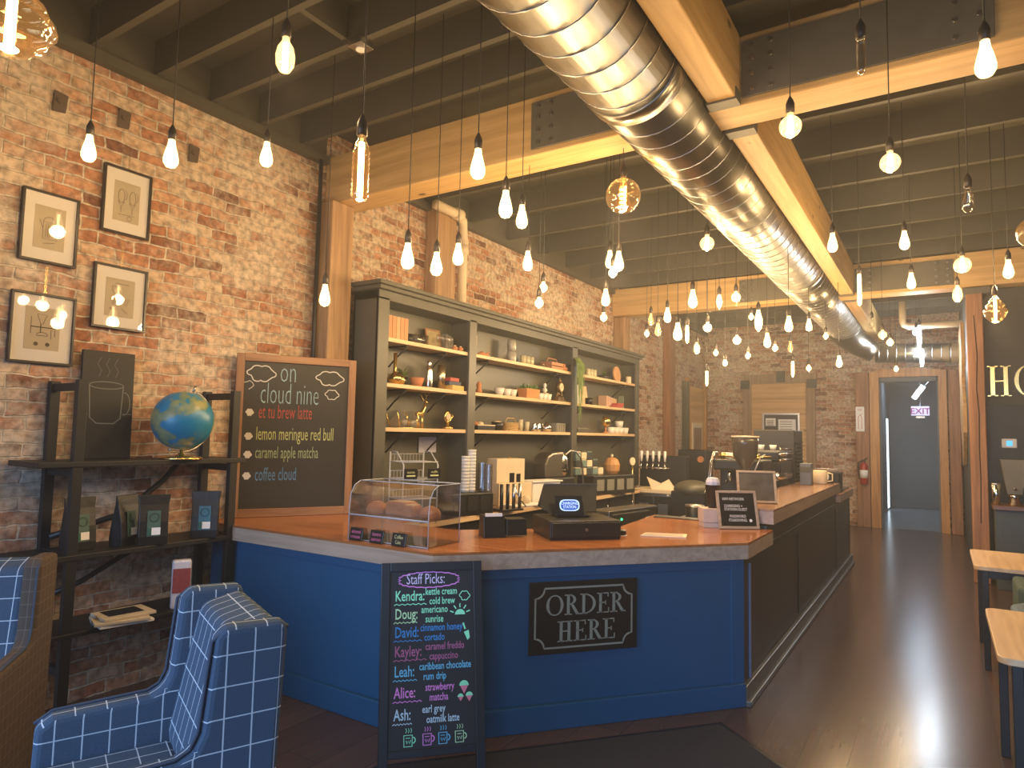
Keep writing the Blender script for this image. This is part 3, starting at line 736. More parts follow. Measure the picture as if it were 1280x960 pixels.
def d_siphon(mb, w, h):
    mb.ribbon([(-.03, h*.70), (.02, h*.70), (0, h*.56), (-.01, h*.56)], .003, YI, True); mb.ribbon([(-.06, h*.52), (.07, h*.52)], .006, YI)
    mb.ribbon([(-.06, h*.42), (-.06, h*.66)], .003, YI); mb.ribbon([(-.01, h*.56), (-.01, h*.44)], .005, YI)
    mb.ribbon(arc(0, h*.40, .03, 0, 180, 8, .02), .003, YI, True); mb.ribbon([(.04, h*.60), (.07, h*.60), (.07, h*.62)], .004, YI)
    for cx in (-.03, .03): mb.poly2(arc(cx, h*.28, .012, 0, 330, 8), YI)
    mb.ribbon([(.045, h*.50), (.045, h*.36)], .003, YI); mb.ribbon([(.065, h*.50), (.065, h*.40)], .003, YI)
picture(1.765, 2.585, 0.30, 0.42, 'framed print of a coffee pot, upper left of the four on bricks', d_pot)
picture(2.19, 2.865, 0.30, 0.43, 'framed print of two coffee devices, topmost on the brick wall', d_pair)
picture(2.185, 2.255, 0.33, 0.405, 'framed print of a lever press, lower right of the four on bricks', d_press)
picture(1.765, 1.995, 0.335, 0.41, 'framed print of a funnel apparatus, lowest and leftmost on the brick wall', d_siphon)
for y, z, lab in ((1.77, 3.50, 'rusty iron wall anchor plate above the leftmost print'), (2.14, 3.55, 'rusty iron wall anchor plate above the topmost print'), (2.62, 3.50, 'rusty iron wall anchor plate right of the topmost print')):
    t = thing('anchor_plate', lab, 'anchor plate', (-4.39, y, z), PI/2)
    MB().poly2([(-.035, 0), (.035, 0.01), (.045, .12), (-.03, .13)], -0.008).poly2([(-.03, .13), (.045, .12), (.035, 0.01), (-.035, 0)], -0.002).cyl((0, -.02, .07), (0, -.005, .07), .015).build('plate', mat('rusty_iron', (.11, .075, .055), .8, .3), t)

# ================================================================== CHALKBOARD MENU
m_cb = mat('chalkboard_brown_black', (0.030, 0.026, 0.020), 0.5, var=0.25, vscale=3)
def chalk(name, c, k=1.0): return mat('chalk_'+name, c, 0.9, var=0.1)
c_w = chalk('white', (0.62, 0.58, 0.50)); c_tl = chalk('pale_teal', (0.30, 0.44, 0.45)); c_rd = chalk('red', (0.36, 0.075, 0.055))
c_ye = chalk('yellow_green', (0.42, 0.44, 0.17)); c_gn = chalk('grey_green', (0.28, 0.34, 0.18)); c_bl = chalk('blue', (0.09, 0.20, 0.34))
ang = math.atan2(0.77, 0.43)
t = thing('menu_chalkboard', 'large wood framed chalkboard menu standing on the counter by the brick wall', 'chalkboard', (-4.125, 3.40, 1.001), ang)
w2, hh = 0.44, 1.20
BX(-w2+0.05, w2-0.05, -0.004, 0.012, 0.06, hh-0.05).build('board', m_cb, t)
mfz = wood('menu_frame_wood', (0.22, 0.10, 0.045), (0.40, 0.21, 0.10), 2, 0.5); mfx = wood('menu_frame_wood_x', (0.22, 0.10, 0.045), (0.40, 0.21, 0.10), 0, 0.5)
BX(-w2, -w2+0.055, -0.02, 0.015, 0, hh).build('frame_side', mfz, t, 0.003)
BX(w2-0.055, w2, -0.02, 0.015, 0, hh).build('frame_side', mfz, t, 0.003)
BX(-w2+0.055, w2-0.055, -0.019, 0.015, hh-0.055, hh).build('frame_rail', mfx, t, 0.003)
BX(-w2+0.055, w2-0.055, -0.019, 0.015, 0, 0.06).build('frame_rail', mfx, t, 0.003)
def cloud(mb, cx, cz, w, h, lw=0.008, fill=False, y=-0.006):
    pts = []
    lob = ((-.38, .05, .16, 110, 270), (-.15, -.30, .17, 180, 320), (.12, -.30, .17, 220, 340), (.38, -.02, .17, -80, 60), (.14, .28, .20, 10, 130), (-.16, .28, .20, 50, 170))
    for (a, b, r, a0, a1) in lob:
        for i in range(6):
            th = D(a0+(a1-a0)*i/5); pts.append((cx+(a+r*math.cos(th))*w, cz+(b+r*1.1*math.sin(th))*h))
    if fill: mb.poly2(pts, y)
    else: mb.ribbon(pts, lw, y, True)
def cl(*a, **k): q = MB(); cloud(q, *a, **k); q.build('cloud_drawing', c_w, t)
cl(-0.265, 1.055, 0.19, 0.12); cl(0.24, 1.045, 0.20, 0.11); cl(0.26, 0.92, 0.10, 0.075, 0.006)
mb = MB(); mb.ribbon([(-0.385, .985), (-.36, .99), (-.345, 1.0), (-.325, .985), (-.315, .965), (-.335, .945), (-.35, .935)], .005, -0.006)
mb.build('cloud_drawing', c_w, t)
for zz in (0.765, 0.59, 0.455, 0.30): cl(-0.335, zz, 0.055, 0.055, fill=True)
MB().text('on', -0.135, 1.0, 0.24, 0.50, -0.006, off=-0.004).text('cloud nine', -0.27, 0.835, 0.235, 0.44, -0.006, off=-0.004).build('lettering', c_tl, t)
MB().text('et tu brew latte', -0.275, 0.725, 0.15, 0.41, -0.006).build('lettering', c_rd, t)
MB().text('lemon meringue red bull', -0.285, 0.565, 0.14, 0.41, -0.006).build('lettering', c_ye, t)
MB().text('caramel apple matcha', -0.285, 0.43, 0.128, 0.41, -0.006).build('lettering', c_gn, t)
MB().text('coffee cloud', -0.28, 0.265, 0.14, 0.43, -0.006).build('lettering', c_bl, t)

# ================================================================== SANDWICH BOARD
m_sb = mat('navy_black_board', (0.012, 0.017, 0.026), 0.5, var=0.15)
m_sbf = mat('navy_black_frame', (0.010, 0.016, 0.028), 0.4, var=0.15)
t = thing('sandwich_board', 'standing staff picks chalkboard with coloured writing, leaning on the blue counter', 'sign board', (-2.035, 2.555, 0), D(47), rx=-0.235)
w2, hh = 0.255, 1.015
for s_ in (-1, 1):
    BX(min(s_*w2, s_*(w2-.045)), max(s_*w2, s_*(w2-.045)), -0.012, 0.015, 0, hh).build('leg', m_sbf, t, 0.003)
BX(-w2+.045, w2-.045, -0.012, 0.015, hh-0.045, hh).build('rail', m_sbf, t, 0.003)
BX(-w2+.045, w2-.045, -0.012, 0.015, 0.13, 0.165).build('rail', m_sbf, t, 0.003)
BX(-w2+.045, w2-.045, -0.003, 0.008, 0.165, hh-0.045).build('board', m_sb, t)
def nc(n, c): return mat('chalk_pen_'+n, c, 0.8, var=0.05)
p_mint = nc('mint', (0.30, 0.95, 0.65)); p_lime = nc('lime', (0.50, 0.85, 0.52)); p_blue = nc('blue', (0.04, 0.30, 0.75)); p_pur = nc('plum', (0.45, 0.15, 0.34))
p_cy = nc('cyan', (0.15, 0.60, 0.95)); p_pk = nc('orchid', (0.78, 0.30, 0.85)); p_ic = nc('ice', (0.55, 0.80, 1.0)); p_pk2 = nc('rose', (0.75, 0.25, 0.40)); p_vio = nc('violet_glow', (0.70, 0.66, 1.0))
Y_ = -0.005
def wav(mb, x0, x1, z): mb.ribbon([(x0+(x1-x0)*i/12.0, z+(0.004 if i % 2 else -0.002)) for i in range(13)], 0.004, Y_)
def names(nm, z, m, l1, l2, lx, m2=None, sz=0.07):
    mb = MB().text(nm, -0.185, z, sz, 0.66, Y_, off=0.0008); wav(mb, -0.19, -0.19+0.023*len(nm), z-0.018)
    mb.build('name_lettering', m, t)
    MB().text(l1, lx, z+0.025, 0.048, 0.66, Y_, off=0.0006).text(l2, lx+0.02, z-0.020, 0.048, 0.66, Y_, off=0.0006).build('drink_lettering', m2 or m, t)
mb = MB(); pts = []
for i in range(48):
    a = 2*PI*i/48; rr = 1+0.07*(i % 2); pts.append((-0.015+0.142*rr*math.cos(a)*(1+0.12*abs(math.sin(2*a))), 0.928+0.036*rr*math.sin(a)))
mb.ribbon(pts, 0.005, Y_, True); mb.build('wavy_border', p_pk, t)
MB().text('Staff Picks:', -0.13, 0.909, 0.072, 0.64, Y_).build('heading_lettering', p_vio, t)
names('Kendra:', 0.83, p_mint, 'kettle cream', 'cold brew', -0.035)
names('Doug:', 0.745, p_lime, 'americano', 'sunrise', -0.055, p_mint)
names('David:', 0.66, p_blue, 'cinnamon honey', 'cortado', -0.06)
names('Kayley:', 0.572, p_pur, 'caramel freddo', 'cappuccino', -0.035)
names('Leah:', 0.482, p_cy, 'caribbean chocolate', 'rum drip', -0.065)
names('Alice:', 0.388, p_pk, 'strawberry', 'matcha', -0.035)
names('Ash:', 0.292, p_ic, 'earl grey', 'oatmilk latte', -0.05)
mb = MB()
mb.poly2(arc(0.14, 0.755, 0.026, 0, 180, 10), Y_)
for a in (20, 55, 90, 125, 160): mb.ribbon([(0.14+0.034*math.cos(D(a)), 0.755+0.034*math.sin(D(a))), (0.14+0.054*math.cos(D(a)), 0.755+0.054*math.sin(D(a)))], 0.006, Y_)
cloud(mb, 0.165, 0.845, 0.05, 0.045, 0.004, y=Y_)
mb.poly2(arc(0.155, 0.425, 0.024, 0, 180, 8), Y_).poly2(arc(0.137, 0.375, 0.015, 0, 180, 8), Y_).poly2(arc(0.180, 0.378, 0.018, 0, 180, 8), Y_)
mb.ribbon([(0.155, 0.715), (0.165, 0.685)], 0.008, Y_).poly2([(0.158, 0.672), (0.183, 0.68), (0.188, 0.645), (0.176, 0.632)], Y_)
mb.build('small_drawings', p_mint, t)
MB().poly2([(0.135, 0.425), (0.155, 0.388), (0.175, 0.425)], Y_).poly2([(0.125, 0.375), (0.137, 0.355), (0.151, 0.375)], Y_).poly2([(0.164, 0.378), (0.18, 0.352), (0.195, 0.378)], Y_).build('berry_drawings', p_pk2, t)
for x, m in ((-0.115, p_mint), (-0.025, p_pk), (0.05, p_cy), (0.13, p_lime)):
    mb = MB(); zb = 0.178
    mb.ribbon([(x-.02, zb), (x+.018, zb), (x+.019, zb+.048), (x-.021, zb+.048)], .005, Y_, True)
    mb.ribbon(arc(x+.02, zb+.026, .013, -80, 80, 6), .005, Y_)
    mb.ribbon([(x-.012, zb+.036), (x+.010, zb+.036)], .003, Y_); mb.ribbon([(x-.010, zb+.026), (x-.006, zb+.012), (x, zb+.024), (x+.006, zb+.012), (x+.011, zb+.027)], .004, Y_)
    for q in (-.012, 0, .012): mb.ribbon([(x+q, zb+.058), (x+q+.004, zb+.068), (x+q, zb+.078)], .003, Y_)
    mb.build('mug_drawing', m, t)

# ================================================================== ORDER HERE sign on the blue front
def serif(mb, ch, x, z, w, h, st, th, y):
    """roman capitals from thick and thin strokes"""
    def bar(a, b, c, d): mb.add([(x+a, y, z+c), (x+b, y, z+c), (x+b, y, z+d), (x+a, y, z+d)], [(0, 1, 2, 3)])
    sr = st*0.75
    def stem(a):
        bar(a, a+st, 0, h); bar(a-sr, a+st+sr, 0, th); bar(a-sr, a+st+sr, h-th, h)
    def bowl(cx, cz, rx, rz, a0, a1, n=20):
        vs = []; 
        for i in range(n+1):
            a = D(a0+(a1-a0)*i/n); tk = th+(st-th)*abs(math.cos(a))
            vs += [(x+cx+rx*math.cos(a), y, z+cz+rz*math.sin(a)), (x+cx+(rx-tk)*math.cos(a), y, z+cz+(rz-th)*math.sin(a))]
        mb.add(vs, [(2*i, 2*i+2, 2*i+3, 2*i+1) for i in range(n)])
    if ch == 'O': bowl(w/2, h/2, w/2, h/2, 0, 360, 32)
    if ch == 'H': stem(sr); stem(w-st-sr); bar(sr+st, w-st-sr, h*.48, h*.48+th)
    if ch == 'E':
        stem(sr)
        for zz, ww in ((0, w), (h-th, w*.95), (h*.48, w*.75)): bar(sr, ww, zz, zz+th)
        bar(w-th, w, 0, h*.25); bar(w*.95-th, w*.95, h*.78, h); bar(w*.75-th, w*.75, h*.40, h*.60)
    if ch == 'D': stem(sr); bowl(sr+st*.5, h/2, w-sr-st*.5, h/2, -90, 90)
    if ch == 'R':
        stem(sr); bowl(sr+st*.5, h*.74, w*.80-sr-st*.5, h*.26, -90, 90)
        mb.add([(x+w*.42, y, z+h*.5), (x+w*.42+st, y, z+h*.5), (x+w+st*.2, y, z), (x+w-st*1.0, y, z)], [(0, 1, 2, 3)]); bar(w-st*1.1, w+st*.6, 0, th)
m_signp = mat('sign_grey_paint', (0.24, 0.24, 0.19), 0.5)
P0 = Vector((-2.33, 2.90))
def onfront(s, o, z): p = P0+u*s+nn*o; return (p.x, p.y, z)
t = thing('order_sign', 'black sign reading ORDER HERE on the blue counter front', 'sign', onfront(0.865, 0.021, 0.415), UANG)
BX(-0.335, 0.335, -0.014, 0, 0, 0.40).build('panel', m_black, t, 0.002)
mb = MB(); cc = 0.055
def notch(w_, h_, r):
    pts = []
    for sx, sz, a0 in ((1, 1, 270), (-1, 1, 360), (-1, -1, 90), (1, -1, 180)):
        for i in range(7):
            a = D(a0-90*i/6.0) if True else 0
            pts.append((sx*w_+r*math.cos(a), 0.20+sz*h_+r*math.sin(a)))
    return pts
pts = []
for (sx, sz, a0) in ((1, 1, 270), (-1, 1, 0), (-1, -1, 90), (1, -1, 180)):
    for i in range(7):
        a = D(a0-90*i/6.0); pts.append((sx*0.300+cc*math.cos(a), 0.20+sz*0.165+cc*math.sin(a)))
mb.ribbon(pts, 0.011, -0.0155, True)
x = -0.235
for ch, w in (('O', .105), ('R', .088), ('D', .098), ('E', .078), ('R', .088)):
    serif(mb, ch, x, 0.212, w, 0.115, 0.018, 0.007, -0.0155); x += w+0.007
x = -0.165
for ch, w in (('H', .093), ('E', .078), ('R', .088), ('E', .078)):
    serif(mb, ch, x, 0.065, w, 0.115, 0.018, 0.007, -0.0155); x += w+0.007
mb.build('lettering', m_signp, t)

# HO letters on the far dark wall
t = thing('brass_lettering', 'large raised brass letters HO on the dark wall at the right edge', 'lettering', (0.49, 10.05, 2.225))
def raised(ch, x, w):
    mb = MB(); serif(mb, ch, x, 0, w, 0.37, 0.042, 0.012, -0.03)
    vs = list(mb.v); fs = [list(f) for f in mb.f]; n = len(vs)
    b2 = MB(); b2.add(vs, fs); b2.add([(v.x, v.y+0.028, v.z) for v in vs], [f[::-1] for f in fs])
    for f in fs:
        for i in range(4): a, c = f[i], f[(i+1) % 4]; b2.f.append([a, c, n+c, n+a]); b2.sm.append(False)
    b2.build('raised_letter', m_brass, t)
raised('H', 0, 0.235); raised('O', 0.265, 0.28)
t = thing('thermostat', 'white thermostat with a blue screen on the dark wall', 'thermostat', (0.685, 10.03, 1.60))
BX(-0.075, 0.075, -0.022, 0, 0, 0.11).build('housing', m_paper, t, 0.01)
BX(-0.028, 0.03, -0.024, -0.021, 0.025, 0.085).build('screen', emis('blue_screen', (0.08, 0.45, 0.95), 1.2), t)

# ================================================================== THINGS ON THE COUNTER
# pastry case
t = thing('pastry_case', 'clear acrylic pastry case with cakes on the counter, left of the black card holder', 'display case', (-2.72, 3.05, 1.0), D(2))
hw, dd, hh2 = 0.30, 0.33, 0.30
m_fedge = mat('frosted_edge', (0.40, 0.44, 0.52), 0.25)
# curved front profile (y forward negative, z up)
prof = [(-0.13, 0), (-0.13, 0.19), (-0.12, 0.27), (-0.09, 0.32), (-0.04, 0.345), (0.17, 0.345), (0.17, 0.0)]
mb = MB(); vs = []
for x in (-hw, hw): vs += [(x, a, z) for a, z in prof[:6]]
mb.add(vs, [(i, i+1, 6+i+1, 6+i) for i in range(5)], False); mb.build('front_shell', m_acryl, t)
for s_ in (-1, 1): MB().add([(s_*hw, a, z) for a, z in prof], [tuple(range(7))]).build('side_panel', m_acryl, t)
for s_ in (-1, 1): MB().tube([(s_*hw, a, z) for a, z in prof[:6]]+[(s_*hw, 0.17, 0.0)], 0.003, 5).build('edge', m_fedge, t)
for zz, yy in ((0.004, -0.131), (0.345, -0.04), (0.345, 0.17)): MB().tube([(-hw, yy, zz), (hw, yy, zz)], 0.003, 5).build('edge', m_fedge, t)
BX(-hw+.005, hw-.005, -0.125, 0.165, 0.145, 0.151).build('inner_shelf', m_acryl, t)
BX(-hw, hw, -0.13, 0.17, 0.0, 0.008).build('base_plate', m_acryl, t)
MB().tube([(-hw, -0.131, 0.148), (hw, -0.131, 0.148)], 0.005, 6).build('shelf_lip', mat('frosted_edge', (0.75, 0.8, 0.9), 0.3), t)
m_cake = mat('brown_sugar_loaf', (0.40, 0.16, 0.07), 0.75, var=0.35, vscale=40, bump=0.5)
def pastry(label, x, y, w, d, h, dome):
    t = thing('pastry', label, 'pastry', (-2.72+x, 3.05+y, 1.152), D(2), 'pastries on the upper shelf of the case')
    if dome:
        MB().lathe([(w*.5, 0), (w*.53, h*.35), (w*.42, h*.75), (w*.2, h*.97), (0.0001, h)], seg=18).build('loaf', m_cake, t)
        MB().lathe([(w*.25, h*.955), (w*.1, h*1.02), (0.0001, h*1.05)], seg=12).build('crumble', mat('crumble', (0.55, 0.30, 0.14), 0.9, bump=0.8), t)
    else:
        BX(-w/2, w/2, -d/2, d/2, 0, h).build('loaf', m_cake, t, 0.012, segs=3); BX(-w*.4, w*.4, -d*.4, d*.4, h, h+0.006).build('glaze', mat('pale_glaze', (0.66, 0.42, 0.22), 0.35), t, 0.003)
pastry('domed brown muffin at the left end of the case shelf', -0.18, -0.02, 0.13, 0.1, 0.07, True)
pastry('long brown loaf cake in the middle of the case shelf', -0.02, 0.02, 0.16, 0.12, 0.075, False)
pastry('slice of brown cake with pale glaze right of the middle', 0.10, -0.02, 0.07, 0.10, 0.065, False)
pastry('round brown bun at the right end of the case shelf', 0.20, 0.02, 0.12, 0.1, 0.065, True)
m_pinkc = chalk('pink_marker', (0.65, 0.16, 0.32)); m_yelc = chalk('cream_marker', (0.60, 0.62, 0.30))
for k, (x, l1, l2, m, lab) in enumerate(((-0.21, 'almond', 'croissant', m_pinkc, 'small black price card with pink writing, left of the three'), (-0.045, 'banana', 'espresso', m_pinkc, 'small black price card with pink writing, middle of the three'), (0.125, 'Coffee', 'Cake', m_yelc, 'small black price card reading Coffee Cake in pale yellow'))):
    t = thing('price_card', lab, 'price card', (-2.72+x, 2.885, 1.001), D(2), 'black price cards before the pastry case', rx=-0.2)
    BX(-0.05, 0.05, -0.004, 0.004, 0, 0.075).build('card', m_black, t, 0.003)
    BX(-0.03, 0.03, -0.004, 0.03, 0, 0.006).build('foot', m_black, t)
    MB().text(l1, 0, 0.042, 0.03, 0.8, -0.0055, 'CENTER').text(l2, 0, 0.014, 0.028, 0.72, -0.0055, 'CENTER').build('lettering', m, t)
# wire rack with price cards behind the case
t = thing('wire_rack', 'white two tier wire rack on the back counter behind the pastry case', 'rack', (-3.72, 4.30, 0.90), D(70))
m_wire = mat('white_wire', (0.42, 0.42, 0.42), 0.4)
for x in (-0.16, 0.16):
    MB().tube([(x, -0.12, 0), (x, -0.12, 0.48), (x, 0.0, 0.58), (x, 0.10, 0.58)], 0.006, 6).tube([(x, 0.12, 0), (x, 0.12, 0.58)], 0.006, 6).build('side_wire', m_wire, t)
for z in (0.20, 0.36, 0.50):
    mb = MB(); mb.tube([(-.16, -.12, z), (.16, -.12, z), (.16, .12, z), (-.16, .12, z), (-.16, -.12, z)], 0.004, 5)
    for i in range(11): mb.tube([(-.15+i*.03, -.12, z), (-.15+i*.03, .12, z), (-.15+i*.03, .12, z+.06)], 0.0018, 4)
    mb.tube([(-.16, .12, z+.06), (.16, .12, z+.06)], .003, 4); mb.build('tray', m_wire, t)
for x, lab in ((-0.10, 'small black card with pale writing on the rack, left one'), (0.12, 'small black card with pale writing on the rack, right one')):
    tt = thing('price_card', lab, 'price card', (-3.60+x*0.34, 4.26+x*0.94+0.0, 1.265), D(70), 'price cards on the wire rack')
    BX(-0.06, 0.06, -0.004, 0.004, 0, 0.085).build('card', m_black, tt, 0.003)
    mb = MB(); mb.text('scones' if x < 0 else 'muffin', 0, 0.045, 0.032, 0.8, -0.0055, 'CENTER').ribbon([(-.04, .025), (.04, .025)], .012, -.0055); mb.build('lettering', m_yelc, tt)
t = thing('notice_card', 'small white notice fixed inside the bookcase left bay', 'notice', (-4.205, 5.05, 1.45), PI/2)
BX(-0.13, 0.13, -0.004, 0.0, 0, 0.15).build('paper', mat('lavender_white_paper', (0.50, 0.48, 0.58), 0.8), t)

# card holder, register, tablet
t = thing('card_holder', 'low black countertop stand with two sections, left of the cash register', 'holder', (-2.36, 3.60, 1.0), UANG)
MB().add([(-.14, -.07, 0), (0.0, -.07, 0), (0.0, .07, 0), (-.14, .07, 0), (-.14, -.05, .135), (-0.005, -.05, .135), (-0.005, .05, .135), (-.14, .05, .135)], [(0, 3, 2, 1), (4, 5, 6, 7), (0, 1, 5, 4), (1, 2, 6, 5), (2, 3, 7, 6), (3, 0, 4, 7)]).build('left_section', m_black, t, 0.003)
MB().add([(0.01, -.06, .01), (.145, -.06, .01), (.145, .07, .01), (0.01, .07, .01), (0.01, -.05, .112), (0.14, -.05, .112), (0.14, .06, .112), (0.01, .06, .112)], [(0, 3, 2, 1), (4, 5, 6, 7), (0, 1, 5, 4), (1, 2, 6, 5), (2, 3, 7, 6), (3, 0, 4, 7)]).build('right_section', m_black, t, 0.003)
BX(-.13, -.02, -.052, -.045, .13, .15).build('card_edge', m_paper, t)
t = thing('cash_register', 'black cash drawer on the counter right of the card holder', 'cash register', (-2.00, 3.92, 1.0), D(47))
BX(-0.23, 0.23, -0.17, 0.20, 0.0, 0.012).build('feet_plate', m_black, t)
BX(-0.235, 0.235, -0.175, 0.21, 0.012, 0.118).build('drawer_body', mat('register_black', (0.016, 0.014, 0.013), 0.35), t, 0.006)
BX(-0.225, 0.225, -0.183, -0.174, 0.02, 0.108).build('drawer_front', mat('register_black', (0.016, 0.014, 0.013), 0.35), t, 0.004)
MB().cyl((-0.0, -0.19, 0.064), (0.0, -0.182, 0.064), 0.01).build('lock', m_steelb, t)
t = thing('pos_terminal', 'black tablet stand with a customer screen, standing on the cash drawer', 'tablet', (-2.055, 3.945, 1.119), D(42))
MB().prism([(-.11, -.06), (.11, -.06), (.11, .10), (-.11, .10)], 0, 0.015).build('base', m_black, t, 0.004)
MB().add([(-.20, .00, .05), (-.13, -.02, .01), (.17, .0, .03), (.20, .08, .20), (-.17, .08, .20), (-.20, .12, .05), (.17, .12, .03)], [(0, 1, 2, 3, 4), (0, 4, 5), (4, 3, 6, 5), (2, 6, 3), (0, 5, 6, 2, 1)]).build('tablet_back', m_black, t, 0.003)
BX(-.165, .20, .075, .085, .195, .205).build('tablet_edge', m_steelb, t)
sc = MB().add([(-.075, -.075, .015), (.105, -.075, .015), (.095, -.045, .135), (-.085, -.045, .135)], [(0, 1, 2, 3)]).add([(-.075, -.065, .015), (.105, -.065, .015), (.095, -.035, .135), (-.085, -.035, .135)], [(3, 2, 1, 0)]).build('customer_screen', m_black, t); sc.location = (-.035, 0, 0)
mb = MB(); k = 0.03/0.12
def onS(px, pz, o=-0.0012): return (px, -.075+pz*k+o, .015+pz)
pts = []
for i in range(36):
    a = 2*PI*i/36; c_, s2 = math.cos(a), math.sin(a)
    pts.append((0.01+0.066*math.copysign(abs(c_)**0.5, c_), 0.062+0.036*math.copysign(abs(s2)**0.7, s2)))
mb.add([onS(*p) for p in pts], [tuple(range(36))]); mb.build('badge_ground', emis('screen_pale_blue', (0.45, 0.65, 1.0), 0.9), sc)
mb = MB(); mb.add([onS(0.01+(p[0]-0.01)*.88, .062+(p[1]-.062)*.82, -.002) for p in pts], [tuple(range(36))]); mb.build('badge_panel', emis('screen_blue', (0.01, 0.06, 0.35), 0.9), sc)
mt = MB().text('CHARGING', 0.01, 0.066, 0.026, 0.85, 0, 'CENTER').text('STATION', 0.01, 0.043, 0.026, 0.8, 0, 'CENTER')
mb = MB(); mb.add([onS(v.x, v.z, -.003) for v in mt.v], mt.f); mb.build('badge_lettering', emis('screen_white_blue', (0.6, 0.8, 1.0), 1.0), sc)
t = thing('card_reader', 'small black round card reader right of the cash drawer', 'card reader', (-1.79, 4.14, 1.0), D(40))
MB().lathe([(0.034, 0), (0.040, 0.006), (0.040, 0.025), (0.034, 0.034), (0.0001, 0.036)], seg=22).build('reader_body', m_black, t)
MB().lathe([(0.044, 0), (0.044, 0.003), (0.0001, 0.0031)], seg=22).build('pad', m_paper, t)
t = thing('clipboard', 'flat tan folder lying on the counter near the front right edge', 'folder', (-1.55, 4.30, 1.0), D(28))
MB().prism([(-.16, -.05), (.13, -.08), (.16, .06), (-.11, .08)], 0.0, 0.008).build('board', m_cream, t, 0.002)
MB().prism([(-.15, -.04), (.11, -.06), (.13, .05), (-.10, .07)], 0.008, 0.010).build('paper_sheet', m_fascia, t)
# letter board
def frame_board(name, label, cat, loc, rz, w, h, fw, m, face, rx):
    t = thing(name, label, cat, loc, rz, rx=rx)
    mb = MB(); mb.box(-w/2, w/2, -.012, .01, 0, fw).box(-w/2, w/2, -.012, .01, h-fw, h).box(-w/2, -w/2+fw, -.012, .01, fw, h-fw).box(w/2-fw, w/2, -.012, .01, fw, h-fw)
    mb.build('frame', m, t, 0.002); BX(-w/2+fw, w/2-fw, -.003, .006, fw, h-fw).build('face', face, t)
    return t
t = frame_board('letter_board', 'wood framed black letter board with white wifi letters, at the counter right corner', 'letter board', (-1.235, 4.98, 1.001), D(36), 0.295, 0.275, 0.018, m_fascia, m_black, -0.28)
mb = MB()
for s_, x, z, al in (('WIFI NETWORK', -0.095, 0.205, 'LEFT'), ('CHARGING +', -0.085, 0.155, 'LEFT'), ('STATION-GUEST', -0.085, 0.130, 'LEFT'), ('PASSWORD', -0.05, 0.08, 'LEFT'), ('ITSAKEWING', -0.06, 0.052, 'LEFT')):
    mb.text(s_, x-.012, z, 0.029, 0.78, -0.0045, al)
mb.poly2(arc(0.09, 0.06, 0.011, 0, 330, 10), -0.0045)
mb.build('lettering', m_paper, t)
t = frame_board('picture_frame', 'leaning wooden frame with a dim grey photo on the near end of the raised bar', 'picture frame', (-1.235, 5.55, 1.142), D(24), 0.30, 0.26, 0.018, m_fascia, mat('dim_photo', (0.10, 0.085, 0.075), 0.15, var=0.8, vscale=9), -0.30)
t = thing('paper_stack', 'pale block of stacked paper beside the letter board', 'paper stack', (-1.42, 5.00, 1.0), D(32))
BX(-.095, .095, -.07, .07, 0, .035).build('lower_stack', mat('pinkish_paper', (0.55, 0.42, 0.36), 0.8), t, 0.002)
BX(-.10, .10, -.075, .075, .037, .135).build('upper_stack', mat('pinkish_paper', (0.55, 0.42, 0.36), 0.8), t, 0.002)
t = thing('paper_cup', 'tall black cup with white napkins standing on the paper stack', 'cup', (-1.43, 5.00, 1.136))
MB().lathe([(0.034, 0), (0.037, 0.01), (0.055, 0.165), (0.057, 0.168), (0.052, 0.165), (0.035, 0.02), (0.0001, 0.02)], seg=24).build('cup_body', m_black, t)
MB().lathe([(0.045, 0.12), (0.050, 0.165), (0.052, 0.19), (0.040, 0.215), (0.020, 0.222), (0.0001, 0.21)], seg=9, smooth=False).build('napkins', mat('lilac_white', (0.62, 0.60, 0.66), 0.8), t)

# ================================================================== MACHINES BEHIND THE BAR
WC = 0.90
t = thing('coffee_grinder', 'tall coffee grinder with smoky round hopper behind the raised bar', 'grinder', (-1.285, 5.40+0.28, WC))
t.location = (-1.585, 6.62, WC); t.scale = (1.16, 1.16, 1.0)
MB().box(-.09, .09, -.11, .11, 0.0, 0.10).build('base', m_blackm, t, 0.01)
MB().box(-.055, .055, -.02, .09, 0.10, 0.40).build('body', m_steelb, t, 0.02)
MB().lathe([(0.03, .40), (0.032, .46), (0.055, .50), (0.095, .58), (0.104, .70), (0.106, .76)], seg=28).build('hopper', mat('smoky_hopper', (0.07, 0.055, 0.045), 0.12, trans=0.0), t)
MB().lathe([(0.110, .758), (0.110, .772), (0.0001, .776)], seg=28).build('hopper_lid', m_cream, t)
MB().tube([(0.04, -.02, .42), (.08, -.03, .44), (.13, -.03, .58), (.16, 0, .60)], .006, 6).build('lever', m_steelb, t)

